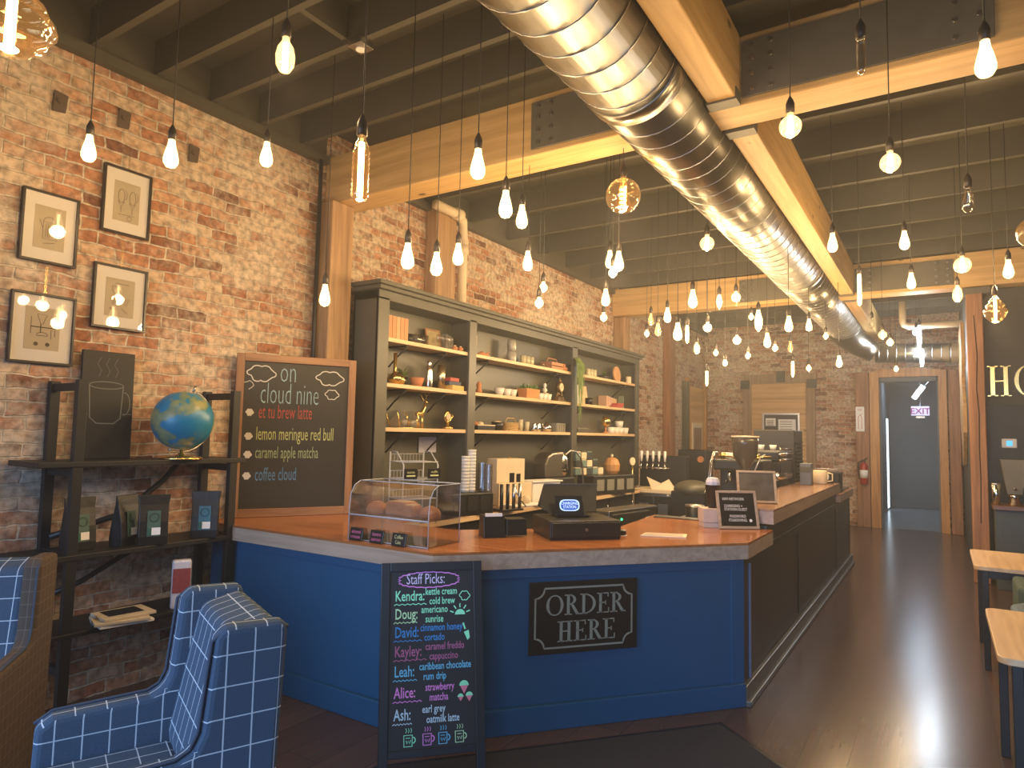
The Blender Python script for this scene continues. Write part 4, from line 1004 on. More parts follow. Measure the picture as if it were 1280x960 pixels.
t = thing('espresso_machine', 'large black espresso machine with chrome rails behind the raised bar', 'espresso machine', (-1.625, 8.08, WC))
BX(-.28, .12, -.32, .32, .08, .30).build('lower_body', m_blackm, t, 0.02)
BX(-.30, .14, -.34, .34, .50, .62).build('upper_body', m_black, t, 0.02)
BX(0.02, .14, -.32, .32, .30, .50).build('back_panel', m_black, t, 0.01)
for yy in (-.28, .28):
    BX(-.28, -.20, yy-.03, yy+.03, 0, .08).build('foot', m_chrome, t, .005); BX(.04, .10, yy-.03, yy+.03, 0, .08).build('foot', m_chrome, t, .005)
for yy in (-.18, .0, .18):
    g = MB().cyl((-.20, yy, .40), (-.20, yy, .52), .045, seg=16).build('group_head', m_chrome, t)
    MB().tube([(-.20, yy, .40), (-.36, yy, .38)], .014, 8).build('portafilter', m_black, g)
MB().tube([(.14, -.33, .64), (.14, .33, .64)], .010, 8).tube([(-.29, -.33, .64), (-.29, .33, .64)], .010, 8).build('cup_rail', m_chrome, t)
MB().tube([(.14, -.34, .58), (.14, .34, .58)], .016, 8).tube([(.14, -.34, .52), (.14, .34, .52)], .012, 8).build('chrome_trim', m_chrome, t)
MB().tube([(.10, -.33, .34), (.10, .33, .34)], .05, 12).build('chrome_boiler', m_chrome, t)
for k in range(3): MB().lathe([(.03, .622), (.04, .68), (.037, .68), (.028, .63), (.0001, .63)], c=(-.2+k*.09, -.30+k*.2, 0), seg=14).build('stacked_cup', m_white, t)
t = thing('black_panel_oven', 'tall black appliance with finned side standing behind the espresso machine', 'appliance', (-1.755, 8.85, WC))
BX(-.20, .27, -.25, .30, 0, .86).build('housing', m_blackm, t, .01)
for k in range(14): BX(.27, .285, -.2, .25, .12+k*.045, .135+k*.045).build('fin', m_black, t)
BX(-.15, .26, .30, .42, 0, .50).build('rear_housing', m_blackm, t, .01)
t = thing('steamer_machine', 'second espresso machine with chrome steam wands and brass cups on top', 'espresso machine', (-1.76, 7.22, WC)); t.scale = (.62, 1, 1)
BX(-.38, .38, -.22, .24, .06, .16).build('drip_tray', m_chrome, t, .01); BX(-.38, .38, .02, .24, .16, .52).build('body', m_blackm, t, .02)
BX(-.40, .40, -.20, .26, .42, .53).build('top_housing', m_blackm, t, .02)
MB().tube([(-.39, -.21, .56), (.39, -.21, .56), (.39, .25, .56), (-.39, .25, .56), (-.39, -.21, .56)], .008, 6).build('cup_rail', m_brass, t)
for x in (-.34, -.31): MB().tube([(x, -.18, .60), (x-.04, -.22, .60), (x-.07, -.26, .50), (x-.10, -.28, .30), (x-.15, -.30, .18)], .010, 8).build('steam_wand', m_chrome, t)
for x in (-.15, .15):
    g = MB().cyl((x, -.12, .30), (x, -.12, .43), .04, seg=14).build('group_head', m_chrome, t); MB().tube([(x, -.12, .32), (x, -.30, .30)], .013, 8).build('portafilter', m_black, g)
for x in (-.33, .33):
    for yy in (-.15, .2): MB().cyl((x, yy, 0), (x, yy, .07), .02).build('foot', m_chrome, t)
for k in range(9):
    c = thing('espresso_cup', '%s cup in the %s row on the chrome wand machine, %s from the left' % (('brass', 'pale')[k % 2], ('near', 'far')[k//5], ('first', 'second', 'third', 'fourth', 'fifth')[k % 5]), 'cup', (-1.94+(k % 5)*.085, 7.14+(k//5)*.12, WC+.531), 0, 'cups on the machine with chrome wands')
    MB().lathe([(.022, 0), (.028, .01), (.036, .065), (.033, .065), (.022, .012), (.0001, .012)], seg=14).build('cup_body', (m_brass, m_white)[k % 2], c)
t = thing('knock_box', 'short black canister on the work counter left of the black cup', 'canister', (-1.80, 5.75, WC))
MB().lathe([(.075, 0), (.078, .02), (.078, .16), (.070, .165), (.0001, .160)], seg=22).build('canister_body', m_black, t); MB().lathe([(.08, .155), (.081, .17), (.0001, .172)], seg=22).build('lid', m_steelb, t)
for k, (z, r) in enumerate(((0, .16), (.016, .15), (.032, .155))):
    q = thing('tray', ('bottom round dark tray beside the black canister', 'middle round dark tray beside the black canister', 'top round dark tray beside the black canister')[k], 'tray', (-2.05, 5.66, WC+z), 0, 'round trays left of the canister')
    MB().lathe([(r*.9, 0), (r, .012), (r*.97, .014), (r*.88, .004), (.0001, .004)], seg=28).build('tray_body', (m_steelb, m_blackm, m_steelb)[k], q)
t = thing('dark_mat', 'flat dark rubber mat on the inner end of the orange counter top', 'mat', (-1.80, 5.30, 1.0), D(5)); BX(-.18, .20, -.06, .06, 0, .008).build('rubber', m_blackm, t, .003)
t = thing('paper_bag', 'crumpled pale paper bag lying above the small fridge', 'paper bag', (-3.32, 9.20, 0.911), D(20)); t.scale = (.85, .85, .85)
MB().add([(-.2, -.1, 0), (.15, -.12, 0), (.2, .1, 0), (-.15, .1, 0), (-.28, -.06, .20), (-.05, -.08, .10), (.08, -.05, .17), (.16, .05, .05), (-.1, .08, .09)], [(0, 1, 6, 5), (0, 5, 4), (1, 2, 7, 6), (2, 3, 8, 7), (3, 0, 4, 8), (4, 5, 8), (5, 6, 7, 8), (3, 2, 1, 0)]).build('bag_paper', m_cream, t)
t = thing('small_fridge', 'steel undercounter fridge with pale top at the far end of the back counter', 'fridge', (-3.42, 9.40, 0))
BX(-.28, .30, -.36, .36, .05, .86).build('cabinet', m_steelb, t, .006); BX(-.30, .32, -.38, .38, .86, .91).build('top', m_cream, t, .004)
for k in (0, 1):
    d = BX(-.26+k*.28, .0+k*.28, -.38, -.36, .10, .82).build('door', m_blackm, t, .01); BX(-.20+k*.28, -.06+k*.28, -.385, -.38, .35, .72).build('window', m_steelb, d, .01)
MB().cyl((.22, -.39, .84), (.22, -.37, .84), .012).build('lamp', m_white, t)
t = thing('tap_tower', 'dark beer tap tower with several pale handles at the end of the shelves', 'tap tower', (-3.70, 9.35, 0.912))
t.location = (-3.35, 9.55, 0.912)
BX(-.45, .25, -.06, .12, 0, .46).build('tower_box', m_blackm, t, .01)
MB().tube([(-.45, -.09, .28), (.02, -.09, .28)], .012, 8).build('rail', m_chrome, t)
for k in range(5):
    MB().tube([(-.40+k*.09, -.06, .34), (-.40+k*.09, -.13, .34), (-.40+k*.09, -.14, .26)], .012, 8).build('faucet', m_chrome, t)
    MB().lathe([(.012, .37), (.020, .44), (.022, .52), (.0001, .53)], c=(-.40+k*.09, -.12, 0), seg=10).build('handle', m_white, t)
t = thing('draped_sack', 'dark curved appliance cover behind the counter in the middle', 'cover', (-2.72, 8.6, WC))
MB().sphere((0, 0, .08), .24, 20, 12, sz=.5).build('cover_body', m_shelf, t); BX(-.22, .22, -.2, .2, -.9, .06).build('base', m_blackm, t, .01)
t = thing('mixer', 'dark machine with a red dial between the tap tower and the inner door', 'machine', (-3.35, 10.9, 0)); 
BX(-.3, .35, -.3, .3, 0, .92).build('stand', m_bpanel, t, .01); BX(-.28, .18, -.2, .2, .92, 1.45).build('housing', m_blackm, t, .02)
MB().cyl((.10, -.23, 1.30), (.10, -.2, 1.30), .05, seg=18).build('dial', m_terra, t)
# far end of the bar
t = thing('paper_rolls', 'cream coloured tub at the far end of the raised bar', 'tub', (-1.20, 8.55, 1.141))
MB().lathe([(.07, 0), (.075, .01), (.075, .15), (.068, .155), (.0001, .15)], seg=20).build('tub_body', m_cream, t); MB().tube([(.075, 0, .13), (.13, 0, .12), (.13, 0, .04), (.075, 0, .03)], .008, 6).build('handle', m_cream, t)
t = thing('tape_dispenser', 'black dispenser with a white roll at the far end of the raised bar', 'dispenser', (-1.19, 8.78, 1.141))
BX(-.08, .10, -.04, .04, 0, .03).build('base', m_black, t, .005); MB().cyl((-.0, -.03, .07), (0, .03, .07), .055, seg=20).build('roll', m_white, t); MB().cyl((-.0, -.035, .07), (0, .035, .07), .025, seg=14).build('core', m_black, t)
t = thing('black_caddy', 'black box shaped caddy on the low far end of the bar', 'caddy', (-1.22, 9.35, 1.0))
mb = MB(); mb.box(-.15, .15, -.14, .14, 0, .012).box(-.15, -.14, -.14, .14, 0, .24).box(.14, .15, -.14, .14, 0, .24).box(-.15, .15, -.14, -.13, 0, .24).box(-.15, .15, .13, .14, 0, .24); mb.build('caddy_body', m_black, t)
BX(-.16, .16, -.15, .15, .235, .25).build('rim', m_black, t, .003); MB().tube([(-.13, -.13, .25), (-.13, -.13, .29), (.13, -.13, .29), (.13, -.13, .25)], .006, 6).build('handle', m_steelb, t)
t = thing('blue_box', 'small slate coloured box beside the black appliance on the bar', 'box', (-1.30, 8.25, 1.141)); BX(-.06, .06, -.07, .07, 0, .24).build('box_body', mat('slate_plastic', (.10, .11, .14), .5), t, .006); BX(-.055, .055, -.072, -.07, .14, .20).build('label_panel', m_wallgrey, t)

# ================================================================== THINGS ON THE BOOKCASE SHELVES
SX = -4.08
def sh(name, label, cat, y, row, rz=PI/2, x=SX, grp=None, dz=0.001):
    return thing(name, label, cat, (x, y, SZ[row]+dz), rz, grp)
def book(label, y, row, w, h, d, col, grp, lying=None, x=-4.08, tilt=0):
    if lying is None:
        t = sh('book', label, 'book', y, row, PI/2, x, grp); t.rotation_euler[1] = tilt
        BX(-w/2, w/2, -d/2, d/2, 0, h).build('cover', mat('book_'+col[0], col[1], .6, var=.15), t, .002)
        BX(-w*.38, w*.38, -d/2+.004, d/2+.002, h-.001, h+.001).build('page_block', m_paper, t)
    else:
        t = sh('book', label, 'book', y, row, PI/2+D(lying[1]), x, grp, dz=lying[0]+.001)
        BX(-h/2, h/2, -d/2, d/2, 0, w).build('cover', mat('book_'+col[0], col[1], .6, var=.15), t, .002)
        BX(-h/2+.006, h/2+.001, -d/2+.004, d/2+.001, w*.15, w*.85).build('page_block', m_paper, t)
    return t
ORG = ('orange', (.55, .26, .12)); TAN = ('tan', (.50, .34, .18)); GRY = ('grey', (.20, .19, .16)); RED = ('red', (.42, .07, .05)); NAV = ('navy', (.05, .06, .11)); YEL = ('yellow', (.62, .40, .10)); PNK = ('pinkish', (.50, .32, .24))
for k in range(5):
    book(('orange patterned old book, first from the left stile on the top shelf', 'orange patterned old book, second from the left stile on the top shelf', 'tan old book in the middle of the five at the top left', 'orange patterned old book, second last of the five at the top left', 'orange patterned old book beside the dark cup on the top shelf')[k],
         4.27+k*.052, 0, .048, .205, .14, TAN if k == 2 else ORG, 'old books at the left end of the top shelf')
def cuplike(name, label, cat, y, row, prof, m, x=SX, grp=None, part='body', dz=.001, seg=16):
    t = sh(name, label, cat, y, row, PI/2, x, grp, dz); MB().lathe(prof, seg=seg).build(part, m, t); return t
def open_prof(r0, r1, h, th=.004): return [(r0, 0), (r1, h), (r1-th, h), (r0-th, th), (.0001, th)]
cuplike('cup', 'dark cup beside the old books on the top shelf', 'cup', 4.59, 0, open_prof(.035, .04, .085), m_black)
for k, y in enumerate((4.70, 4.80)):
    cuplike('glass_jar', ('clear glass jar left of the small picture, left one', 'clear glass jar left of the small picture, right one')[k], 'jar', y, 0, open_prof(.045, .045, .10), m_glass, grp='glass jars on the top left shelf', part='jar_body')
def sframe(label, y, row, w, h, face, fm, x=-4.14, z=.001, tilt=-.15):
    t = sh('picture_frame', label, 'picture frame', y, row, PI/2, x, None, z); t.rotation_euler[0] = tilt; f = .016
    MB().box(-w/2, w/2, -.008, .008, 0, f).box(-w/2, w/2, -.008, .008, h-f, h).box(-w/2, -w/2+f, -.008, .008, f, h-f).box(w/2-f, w/2, -.008, .008, f, h-f).build('frame', fm, t, .002)
    BX(-w/2+f, w/2-f, -.002, .004, f, h-f).build('picture', face, t); return t
sframe('small wood framed sepia picture on the top left shelf', 5.03, 0, .22, .20, mat('sepia_picture', (.34, .27, .15), .6, var=.7, vscale=18), mfz)
for k, y in enumerate((4.98, 5.08, 5.15)):
    t = cuplike('wine_glass', ('stemmed glass in front of the small framed picture, left one', 'stemmed glass in front of the small framed picture, middle one', 'stemmed glass in front of the small framed picture, right one')[k], 'glass', y, 0, [(.03, 0), (.03, .003), (.005, .006), (.004, .05), (.02, .065), (.032, .10), (.028, .13)], m_glass, x=-4.04, grp='stemmed glasses before the picture', part='bowl')
for k, y in enumerate((5.17, 5.21, 5.25)): book(('grey book near the first divider on the top shelf, left', 'grey book near the first divider on the top shelf, middle', 'pale grey book near the first divider on the top shelf, right')[k], y, 0, .036, .16-.01*k, .12, GRY, 'grey books by the first divider', x=-4.15)
for k, y in enumerate((5.19, 5.28)):
    t = sh('clay_ornament', ('small round clay ornament before the grey books', 'small clay barrel ornament by the first divider')[k], 'ornament', y, 0, PI/2, -4.01)
    MB().lathe([(.012, 0), (.028, .012), (.03, .028), (.02, .042), (.0001, .045)], seg=14).build('body', m_terra, t); MB().lathe([(.010, .043), (.012, .052), (.0001, .054)], seg=10).build('knob', m_cream, t)
# middle shelf row, left bay
t = cuplike('gourd_vase', 'golden gourd shaped vase with a tall neck, left end of the middle shelf', 'vase', 4.40, 1, [(.02, 0), (.055, .02), (.068, .05), (.055, .085), (.022, .10), (.016, .12), (.016, .28), (.012, .282), (.0001, .27)], m_brass, x=-4.06)
t = cuplike('round_vase', 'small rounded golden vase right of the tall necked one', 'vase', 4.50, 1, [(.02, 0), (.05, .02), (.06, .05), (.045, .085), (.02, .10), (.018, .12), (.0001, .11)], m_brass, x=-4.10)
def plant(name, label, y, row, pr, ph, n, L_, droop, x=SX, potm=None, lm=None, spread=1.0, w=.012, cat='plant', grp=None):
    t = sh(name, label, cat, y, row, PI/2, x, grp)
    MB().lathe(open_prof(pr*.8, pr, ph), seg=16).build('pot', potm or m_terra, t); MB().lathe([(pr*.9, ph*.85), (.0001, ph*.86)], seg=12).build('soil', m_black, t)
    mb = MB(); rnd = random.Random(len(label)*7+n)
    for i in range(n):
        a = rnd.uniform(0, 2*PI); e = rnd.uniform(.5, 1.0); ln = L_*rnd.uniform(.6, 1.0); pts = []
        for k in range(5):
            s_ = k/4.0; hr = ln*s_*spread*(1-e*.4); pts.append(Vector((hr*math.cos(a), hr*math.sin(a)*.6, ph+ln*s_*e-droop*ln*s_*s_)))
        vs = []; sd = Vector((-math.sin(a), math.cos(a), 0))
        for k, p in enumerate(pts): ww = w*(1-abs(k-1.6)/2.6); vs += [p+sd*ww, p-sd*ww]
        mb.add(vs, [(2*k, 2*k+1, 2*k+3, 2*k+2) for k in range(4)])
    mb.build('leaves', lm or m_leaf, t); return t
plant('potted_plant', 'wispy plant in a black pot behind the golden vases', 4.58, 1, .045, .08, 18, .20, .35, x=-4.12, potm=m_black, w=.008)
t = cuplike('clay_pot', 'small terracotta planter pot on the middle left shelf', 'pot', 4.72, 1, open_prof(.045, .07, .085), m_terra)
t = cuplike('drink_shaker', 'shiny silver bottle shaped shaker on the middle left shelf', 'shaker', 4.89, 1, [(.036, 0), (.038, .01), (.038, .17), (.030, .20), (.020, .215), (.020, .225), (.022, .24), (.014, .262), (.0001, .265)], m_chrome)
t = cuplike('metal_tumbler', 'tall pale metal tumbler right of the silver shaker', 'tumbler', 5.03, 1, open_prof(.032, .042, .235), mat('pale_gold_metal', (.6, .5, .33), .3, 1.0), x=-4.04)
cuplike('small_glass', 'tiny clear glass behind the stacked red and yellow books', 'glass', 5.18, 1, open_prof(.018, .022, .11), m_glass, x=-4.15)
book('thick yellow book, bottom of the lying stack', 5.20, 1, .045, .20, .15, YEL, 'lying books on the middle left shelf', lying=(0, 4), x=-4.04)
book('navy book in the middle of the lying stack', 5.18, 1, .035, .17, .14, NAV, 'lying books on the middle left shelf', lying=(.047, -5), x=-4.05)
book('red book, top of the lying stack', 5.17, 1, .035, .15, .13, RED, 'lying books on the middle left shelf', lying=(.084, 3), x=-4.05)
# low shelf row, left bay
t = sh('terrarium', 'open brass framed glass terrarium on the lowest left shelf', 'terrarium', 4.58, 2)
P = [(-.13, -.06, 0), (.13, -.06, 0), (.13, .06, 0), (-.13, .06, 0), (-.19, -.07, .15), (.08, -.07, .15), (.08, .07, .15), (-.19, .07, .15)]
mb = MB()
for a, c in ((0, 1), (1, 2), (2, 3), (3, 0), (0, 4), (1, 5), (2, 6), (3, 7)): mb.cyl(P[a], P[c], .006, seg=6)
mb.build('brass_frame', m_brass, t); MB().add(P, [(0, 1, 5, 4), (3, 7, 6, 2), (0, 4, 7, 3)]).build('glass_panes', m_glass, t)
t = sh('deer_ornament', 'thin gold deer ornament with antlers beside the terrarium', 'ornament', 4.80, 2)
mb = MB(); mb.tube([(-.07, 0, .13), (.0, 0, .14), (.04, 0, .19), (.05, 0, .25)], [.018, .022, .014, .010], 8)
for x in (-.06, -.045, .01, .025): mb.tube([(x, 0, .13), (x-.005, 0, .06), (x, 0, 0)], .005, 6)
mb.tube([(.05, 0, .25), (.09, 0, .24)], [.012, .005], 6)
mb.build('body', m_brass, t)
mb = MB()
for s_ in (-1, 1): mb.tube([(.045, s_*.01, .26), (.03, s_*.03, .30), (.0, s_*.04, .32)], .003, 5).tube([(.03, s_*.03, .30), (.06, s_*.045, .33)], .003, 5)
mb.build('antlers', m_brass, t)
t = sh('gold_statue', 'gold ring shaped statue clock on the lowest left shelf', 'statue', 5.25, 2)
t.location[1] = 5.20
MB().lathe([(.05, 0), (.055, .015), (.03, .03), (.018, .045), (.018, .06), (.0001, .06)], seg=18).build('base', m_brass, t)
mb = MB(); mb.tube([(.045*math.cos(a), 0, .12+.045*math.sin(a)) for a in [2*PI*i/20 for i in range(21)]], .014, 8); mb.tube([(.02, 0, .06), (-.02, 0, .075)], .02, 8); mb.tube([(.04, 0, .10), (.075, 0, .12), (.065, 0, .15)], .007, 6).build('ring', m_brass, t)
MB().cyl((0, -.01, .12), (0, .01, .12), .034, seg=20).build('dial', m_cream, t)
# top row, middle bay
t = plant('vase_plant', 'spiky plant in a tall slim cream vase just right of the first divider', 5.60, 0, .035, .21, 16, .22, .25, potm=m_cream, w=.007)
t = sh('driftwood', 'piece of reddish driftwood beside the tall slim vase', 'driftwood', 5.80, 0); MB().tube([(-.12, 0, .02), (-.05, 0, .035), (.02, .01, .025), (.09, 0, .03)], [.015, .028, .024, .008], 8).tube([(0, 0, .03), (.06, -.02, .06)], [.014, .005], 6).build('branch', m_terra, t)
m_zeb = mat('black_white_glaze', (.38, .36, .31), .2, var=.98, vscale=9)
t = cuplike('striped_jar', 'black and white glazed jar, lower of two stacked on the top middle shelf', 'jar', 6.33, 0, [(.05, 0), (.055, .02), (.055, .11), (.045, .13), (.0001, .13)], m_zeb)
cuplike('striped_jar', 'black and white glazed jar, stacked on top of a like one', 'jar', 6.33, 0, [(.045, 0), (.052, .02), (.052, .10), (.045, .125), (.0001, .125)], m_zeb, dz=.132)
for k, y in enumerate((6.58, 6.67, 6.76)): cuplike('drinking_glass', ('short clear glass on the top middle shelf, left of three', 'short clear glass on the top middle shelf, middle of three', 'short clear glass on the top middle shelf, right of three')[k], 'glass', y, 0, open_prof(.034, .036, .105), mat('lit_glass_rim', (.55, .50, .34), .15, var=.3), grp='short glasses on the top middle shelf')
cuplike('glass_bowl', 'small dark glass bowl left of the terracotta crate', 'bowl', 7.0, 0, open_prof(.03, .06, .05), m_glass)
t = sh('wooden_crate', 'reddish wooden crate box near the trailing plant', 'crate', 7.27, 0); mb = MB()
m_cr = mat('reddish_crate', (.42, .20, .11), .7, var=.3)
for z in (0, .05): mb.box(-.15, .15, -.08, -.07, z, z+.04).box(-.15, .15, .07, .08, z, z+.04).box(-.15, -.14, -.07, .07, z, z+.04).box(.14, .15, -.07, .07, z, z+.04)
mb.box(-.14, .14, -.07, .07, 0, .008).build('slats', m_cr, t, .002); MB().tube([(-.14, 0, .09), (-.1, 0, .14), (.1, 0, .14), (.14, 0, .09)], .006, 6).build('handle', m_cr, t)
t = sh('clay_figure', 'small lumpy reddish clay figure right of the crate', 'figure', 7.46, 0, x=-4.02); MB().sphere((0, 0, .035), .035, 12, 8).sphere((.05, 0, .03), .03, 12, 8).sphere((.01, 0, .075), .022, 10, 7).build('body', m_terra, t)
t = sh('trailing_plant', 'long trailing feathery green plant hanging over the second divider', 'plant', 7.60, 0, x=-3.97, dz=.03)
t.location = (-3.93, 7.62, 2.5)
mb = MB(); rnd = random.Random(5)
for i in range(70):
    a = rnd.uniform(0, 2*PI); r_ = rnd.uniform(.02, .12); ln = rnd.uniform(.15, .75) if i % 2 else rnd.uniform(.05, .2)
    pts = [Vector((0, 0, .05)), Vector((r_*.5*math.cos(a), -.03+r_*.2*math.sin(a), .13)), Vector((r_*math.cos(a)*.9, -.05-.03*rnd.random(), .05)), Vector((r_*math.cos(a), -.06-.03*rnd.random(), .05-ln*.5)), Vector((r_*.9*math.cos(a)+rnd.uniform(-.02, .02), -.06-.03*rnd.random(), .05-ln))]
    vs = []
    for k, p in enumerate(pts): ww = .010*(1-k*.15); vs += [p+Vector((ww, 0, 0)), p-Vector((ww, 0, 0))]
    mb.add(vs, [(2*k, 2*k+1, 2*k+3, 2*k+2) for k in range(4)])
mb.build('leaves', mat('fern_green', (.13, .20, .045), .6, var=.4, vscale=30), t)
MB().lathe(open_prof(.04, .055, .07), c=(0, .06, -.028), seg=14).build('pot', m_black, t)
# middle row, middle bay
t = cuplike('copper_pot', 'small copper coloured ornament just right of the first divider', 'ornament', 5.60, 1, [(.03, 0), (.035, .02), (.02, .05), (.03, .08), (.015, .11), (.0001, .12)], m_terra, x=-4.0)
for k, (y, r) in enumerate(((6.10, .06), (6.25, .055), (6.37, .055))): cuplike('bowl_cup', ('wide white cup, leftmost on the middle shelf', 'white cup second from the left on the middle shelf', 'white cup left of the terracotta planter')[k], 'cup', y, 1, open_prof(r*.6, r, .085), m_white, grp='white cups left of the planter')
t = sh('terracotta_planter', 'rectangular terracotta planter with low green plants on the middle shelf', 'planter', 6.72, 1)
MB().add([(-.13, -.055, 0), (.13, -.055, 0), (.13, .055, 0), (-.13, .055, 0), (-.155, -.07, .115), (.155, -.07, .115), (.155, .07, .115), (-.155, .07, .115)], [(0, 3, 2, 1), (4, 5, 6, 7), (0, 1, 5, 4), (1, 2, 6, 5), (2, 3, 7, 6), (3, 0, 4, 7)]).build('trough', mat('bright_terracotta', (.55, .24, .09), .8, var=.2), t, .004)
mb = MB(); rnd = random.Random(3)
for i in range(90):
    x, y_ = rnd.uniform(-.14, .14), rnd.uniform(-.06, .06); h = rnd.uniform(.03, .07); a = rnd.uniform(0, PI); dx, dy = .012*math.cos(a), .012*math.sin(a)
    mb.add([(x-dx, y_-dy, .115), (x+dx, y_+dy, .115), (x+rnd.uniform(-.02, .02), y_, .115+h)], [(0, 1, 2)])
mb.build('plants', m_leaf, t)
for k, y in enumerate((6.98, 7.08, 7.18)): cuplike('bowl_cup', ('white cup right of the terracotta planter, left of three', 'white cup right of the terracotta planter, middle of three', 'white cup right of the terracotta planter, right of three')[k], 'cup', y, 1, open_prof(.032, .05, .08), m_white, grp='white cups right of the planter')
t = sh('bust', 'small pale bust on a plinth beside the table clock', 'bust', 7.22, 1, x=-4.15); MB().box(-.04, .04, -.04, .04, 0, .10).build('plinth', m_shelfw, t, .003)
MB().lathe([(.02, .10), (.018, .115), (.034, .125), (.030, .15), (.012, .165), (.022, .18), (.024, .20), (.014, .22), (.0001, .225)], seg=14).build('head', m_white, t)
t = sh('table_clock', 'ornate dark table clock with a cream dial on the middle shelf', 'clock', 7.38, 1, x=-4.03)
m_br2 = mat('aged_bronze', (.16, .10, .045), .35, .7)
MB().prism([(-.10, -.04), (.10, -.04), (.10, .04), (-.10, .04)], 0, .03).box(-.07, .07, -.03, .03, .03, .06).tube([(-.075, 0, .03), (-.055, 0, .10), (-.03, 0, .13)], .015, 8).tube([(.075, 0, .03), (.055, 0, .10), (.03, 0, .13)], .015, 8).sphere((-.03, 0, .09), .025, 10, 7).sphere((.03, -.01, .08), .022, 10, 7).build('body', m_br2, t)
MB().cyl((0, -.03, .18), (0, .03, .18), .062, seg=24).lathe([(.02, .24), (.028, .26), (.008, .28), (.012, .295), (.0001, .31)], seg=12).build('clock_case', m_br2, t)
dl = MB().cyl((0, -.034, .18), (0, -.03, .18), .050, seg=24).build('dial', m_cream, t); MB().ribbon([(0, .18), (.02, .205)], .005, -.036).ribbon([(0, .18), (-.012, .16)], .005, -.036).build('hands', m_black, dl)
# low row, middle bay
t = sh('serving_tray', 'black serving tray with pale rim just right of the first divider', 'tray', 5.80, 2); MB().box(-.22, .10, -.09, .09, 0, .045).build('tray_body', m_black, t, .005); MB().box(-.22, .10, -.093, -.09, .045, .055).box(-.22, .10, .09, .093, .045, .055).build('rim', m_cream, t)
for k, (x, c) in enumerate(((-.15, m_terra), (-.05, m_cream))):
    q = sh('snack_bun', ('small reddish bun lying on the black serving tray', 'small pale bun lying on the black serving tray')[k], 'bun', 5.80+x, 2, dz=.047); MB().lathe([(.03, 0), (.038, .015), (.028, .035), (.0001, .042)], seg=12).build('bun_body', c, q)
t = cuplike('black_bowl', 'black bowl with a pale food top next to the tray', 'bowl', 6.08, 2, open_prof(.05, .075, .09), m_black)
MB().lathe([(.06, .08), (.03, .10), (.0001, .105)], seg=14).build('contents', m_cream, t)
t = sh('wicker_basket', 'small honey coloured wicker basket on the lowest middle shelf', 'basket', 6.34, 2)
m_wick = mat('wicker', (.50, .33, .14), .7, var=.4, vscale=60, bump=.6)
mb = MB()
for k in range(7): mb.tube([(.11*math.cos(a)*(1+.02*k), .07*math.sin(a)*(1+.02*k), .006+k*.013) for a in [2*PI*i/18 for i in range(19)]], .007, 5)
mb.box(-.10, .10, -.06, .06, 0, .01).build('basket_body', m_wick, t); MB().tube([(-.12, 0, .08), (-.07, 0, .14), (.07, 0, .14), (.12, 0, .08)], .006, 6).build('handle', m_wick, t)
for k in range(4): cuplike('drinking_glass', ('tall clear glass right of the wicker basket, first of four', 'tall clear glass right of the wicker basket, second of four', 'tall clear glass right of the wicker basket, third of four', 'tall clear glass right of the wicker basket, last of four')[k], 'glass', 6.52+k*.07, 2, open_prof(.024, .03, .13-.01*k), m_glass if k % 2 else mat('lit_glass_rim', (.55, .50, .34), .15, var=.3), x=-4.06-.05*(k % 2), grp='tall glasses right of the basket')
for k, y in enumerate((6.86, 6.96)):
    t = cuplike('brass_creamer', ('small brass pitcher on the lowest middle shelf, left one', 'small brass pitcher on the lowest middle shelf, right one')[k], 'pitcher', y, 2, [(.025, 0), (.035, .02), (.03, .06), (.022, .08), (.028, .095), (.0001, .085)], m_chrome)
    MB().tube([(.03, 0, .07), (.055, 0, .06), (.05, 0, .03), (.033, 0, .02)], .004, 6).build('handle', m_chrome, t)
t = cuplike('silver_teapot', 'silver teapot with a large handle on the lowest middle shelf', 'teapot', 7.16, 2, [(.04, 0), (.06, .02), (.068, .05), (.05, .09), (.02, .10), (.018, .11), (.0001, .12)], m_chrome)
MB().tube([(.05, 0, .08), (.10, 0, .09), (.11, 0, .05), (.06, 0, .02)], .006, 6).tube([(-.06, 0, .04), (-.09, 0, .07), (-.11, 0, .10)], [.012, .008, .006], 6).build('handle_and_spout', m_chrome, t)
t = sh('ribbed_box', 'dull grey ribbed box at the right end of the lowest middle shelf', 'box', 7.42, 2); BX(-.12, .12, -.06, .06, 0, .11).build('box_body', GRY and mat('book_grey', GRY[1], .6, var=.15), t, .004)
MB().box(-.11, -.105, -.064, -.06, .005, .10).box(-.05, -.045, -.064, -.06, .005, .10).box(.01, .015, -.064, -.06, .005, .10).box(.07, .075, -.064, -.06, .005, .10).build('ribs', m_shelf, t)
# right bay
sframe('thin leaning frame just right of the second divider on the top shelf', 7.86, 0, .10, .17, m_cream, mfz, tilt=-.2)
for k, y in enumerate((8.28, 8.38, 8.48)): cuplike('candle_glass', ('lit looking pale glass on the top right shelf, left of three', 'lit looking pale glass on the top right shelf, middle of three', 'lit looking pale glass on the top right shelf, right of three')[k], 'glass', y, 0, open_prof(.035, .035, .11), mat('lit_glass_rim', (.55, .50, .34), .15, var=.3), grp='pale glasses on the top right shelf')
plant('low_planter', 'low dark planter of dull green leaves on the top right shelf', 8.80, 0, .09, .06, 30, .12, .4, potm=m_black, w=.014)
t = sh('wood_slice', 'upright round slice of wood on the top right shelf', 'wood slice', 9.28, 0); t.rotation_euler[0] = -.12
MB().cyl((0, -.015, .12), (0, .015, .12), .12, seg=26).build('slice', mat('fresh_cut_wood', (.55, .30, .14), .6, var=.25, vscale=12), t); BX(-.08, .08, -.03, .03, 0, .012).build('stand', m_black, t)
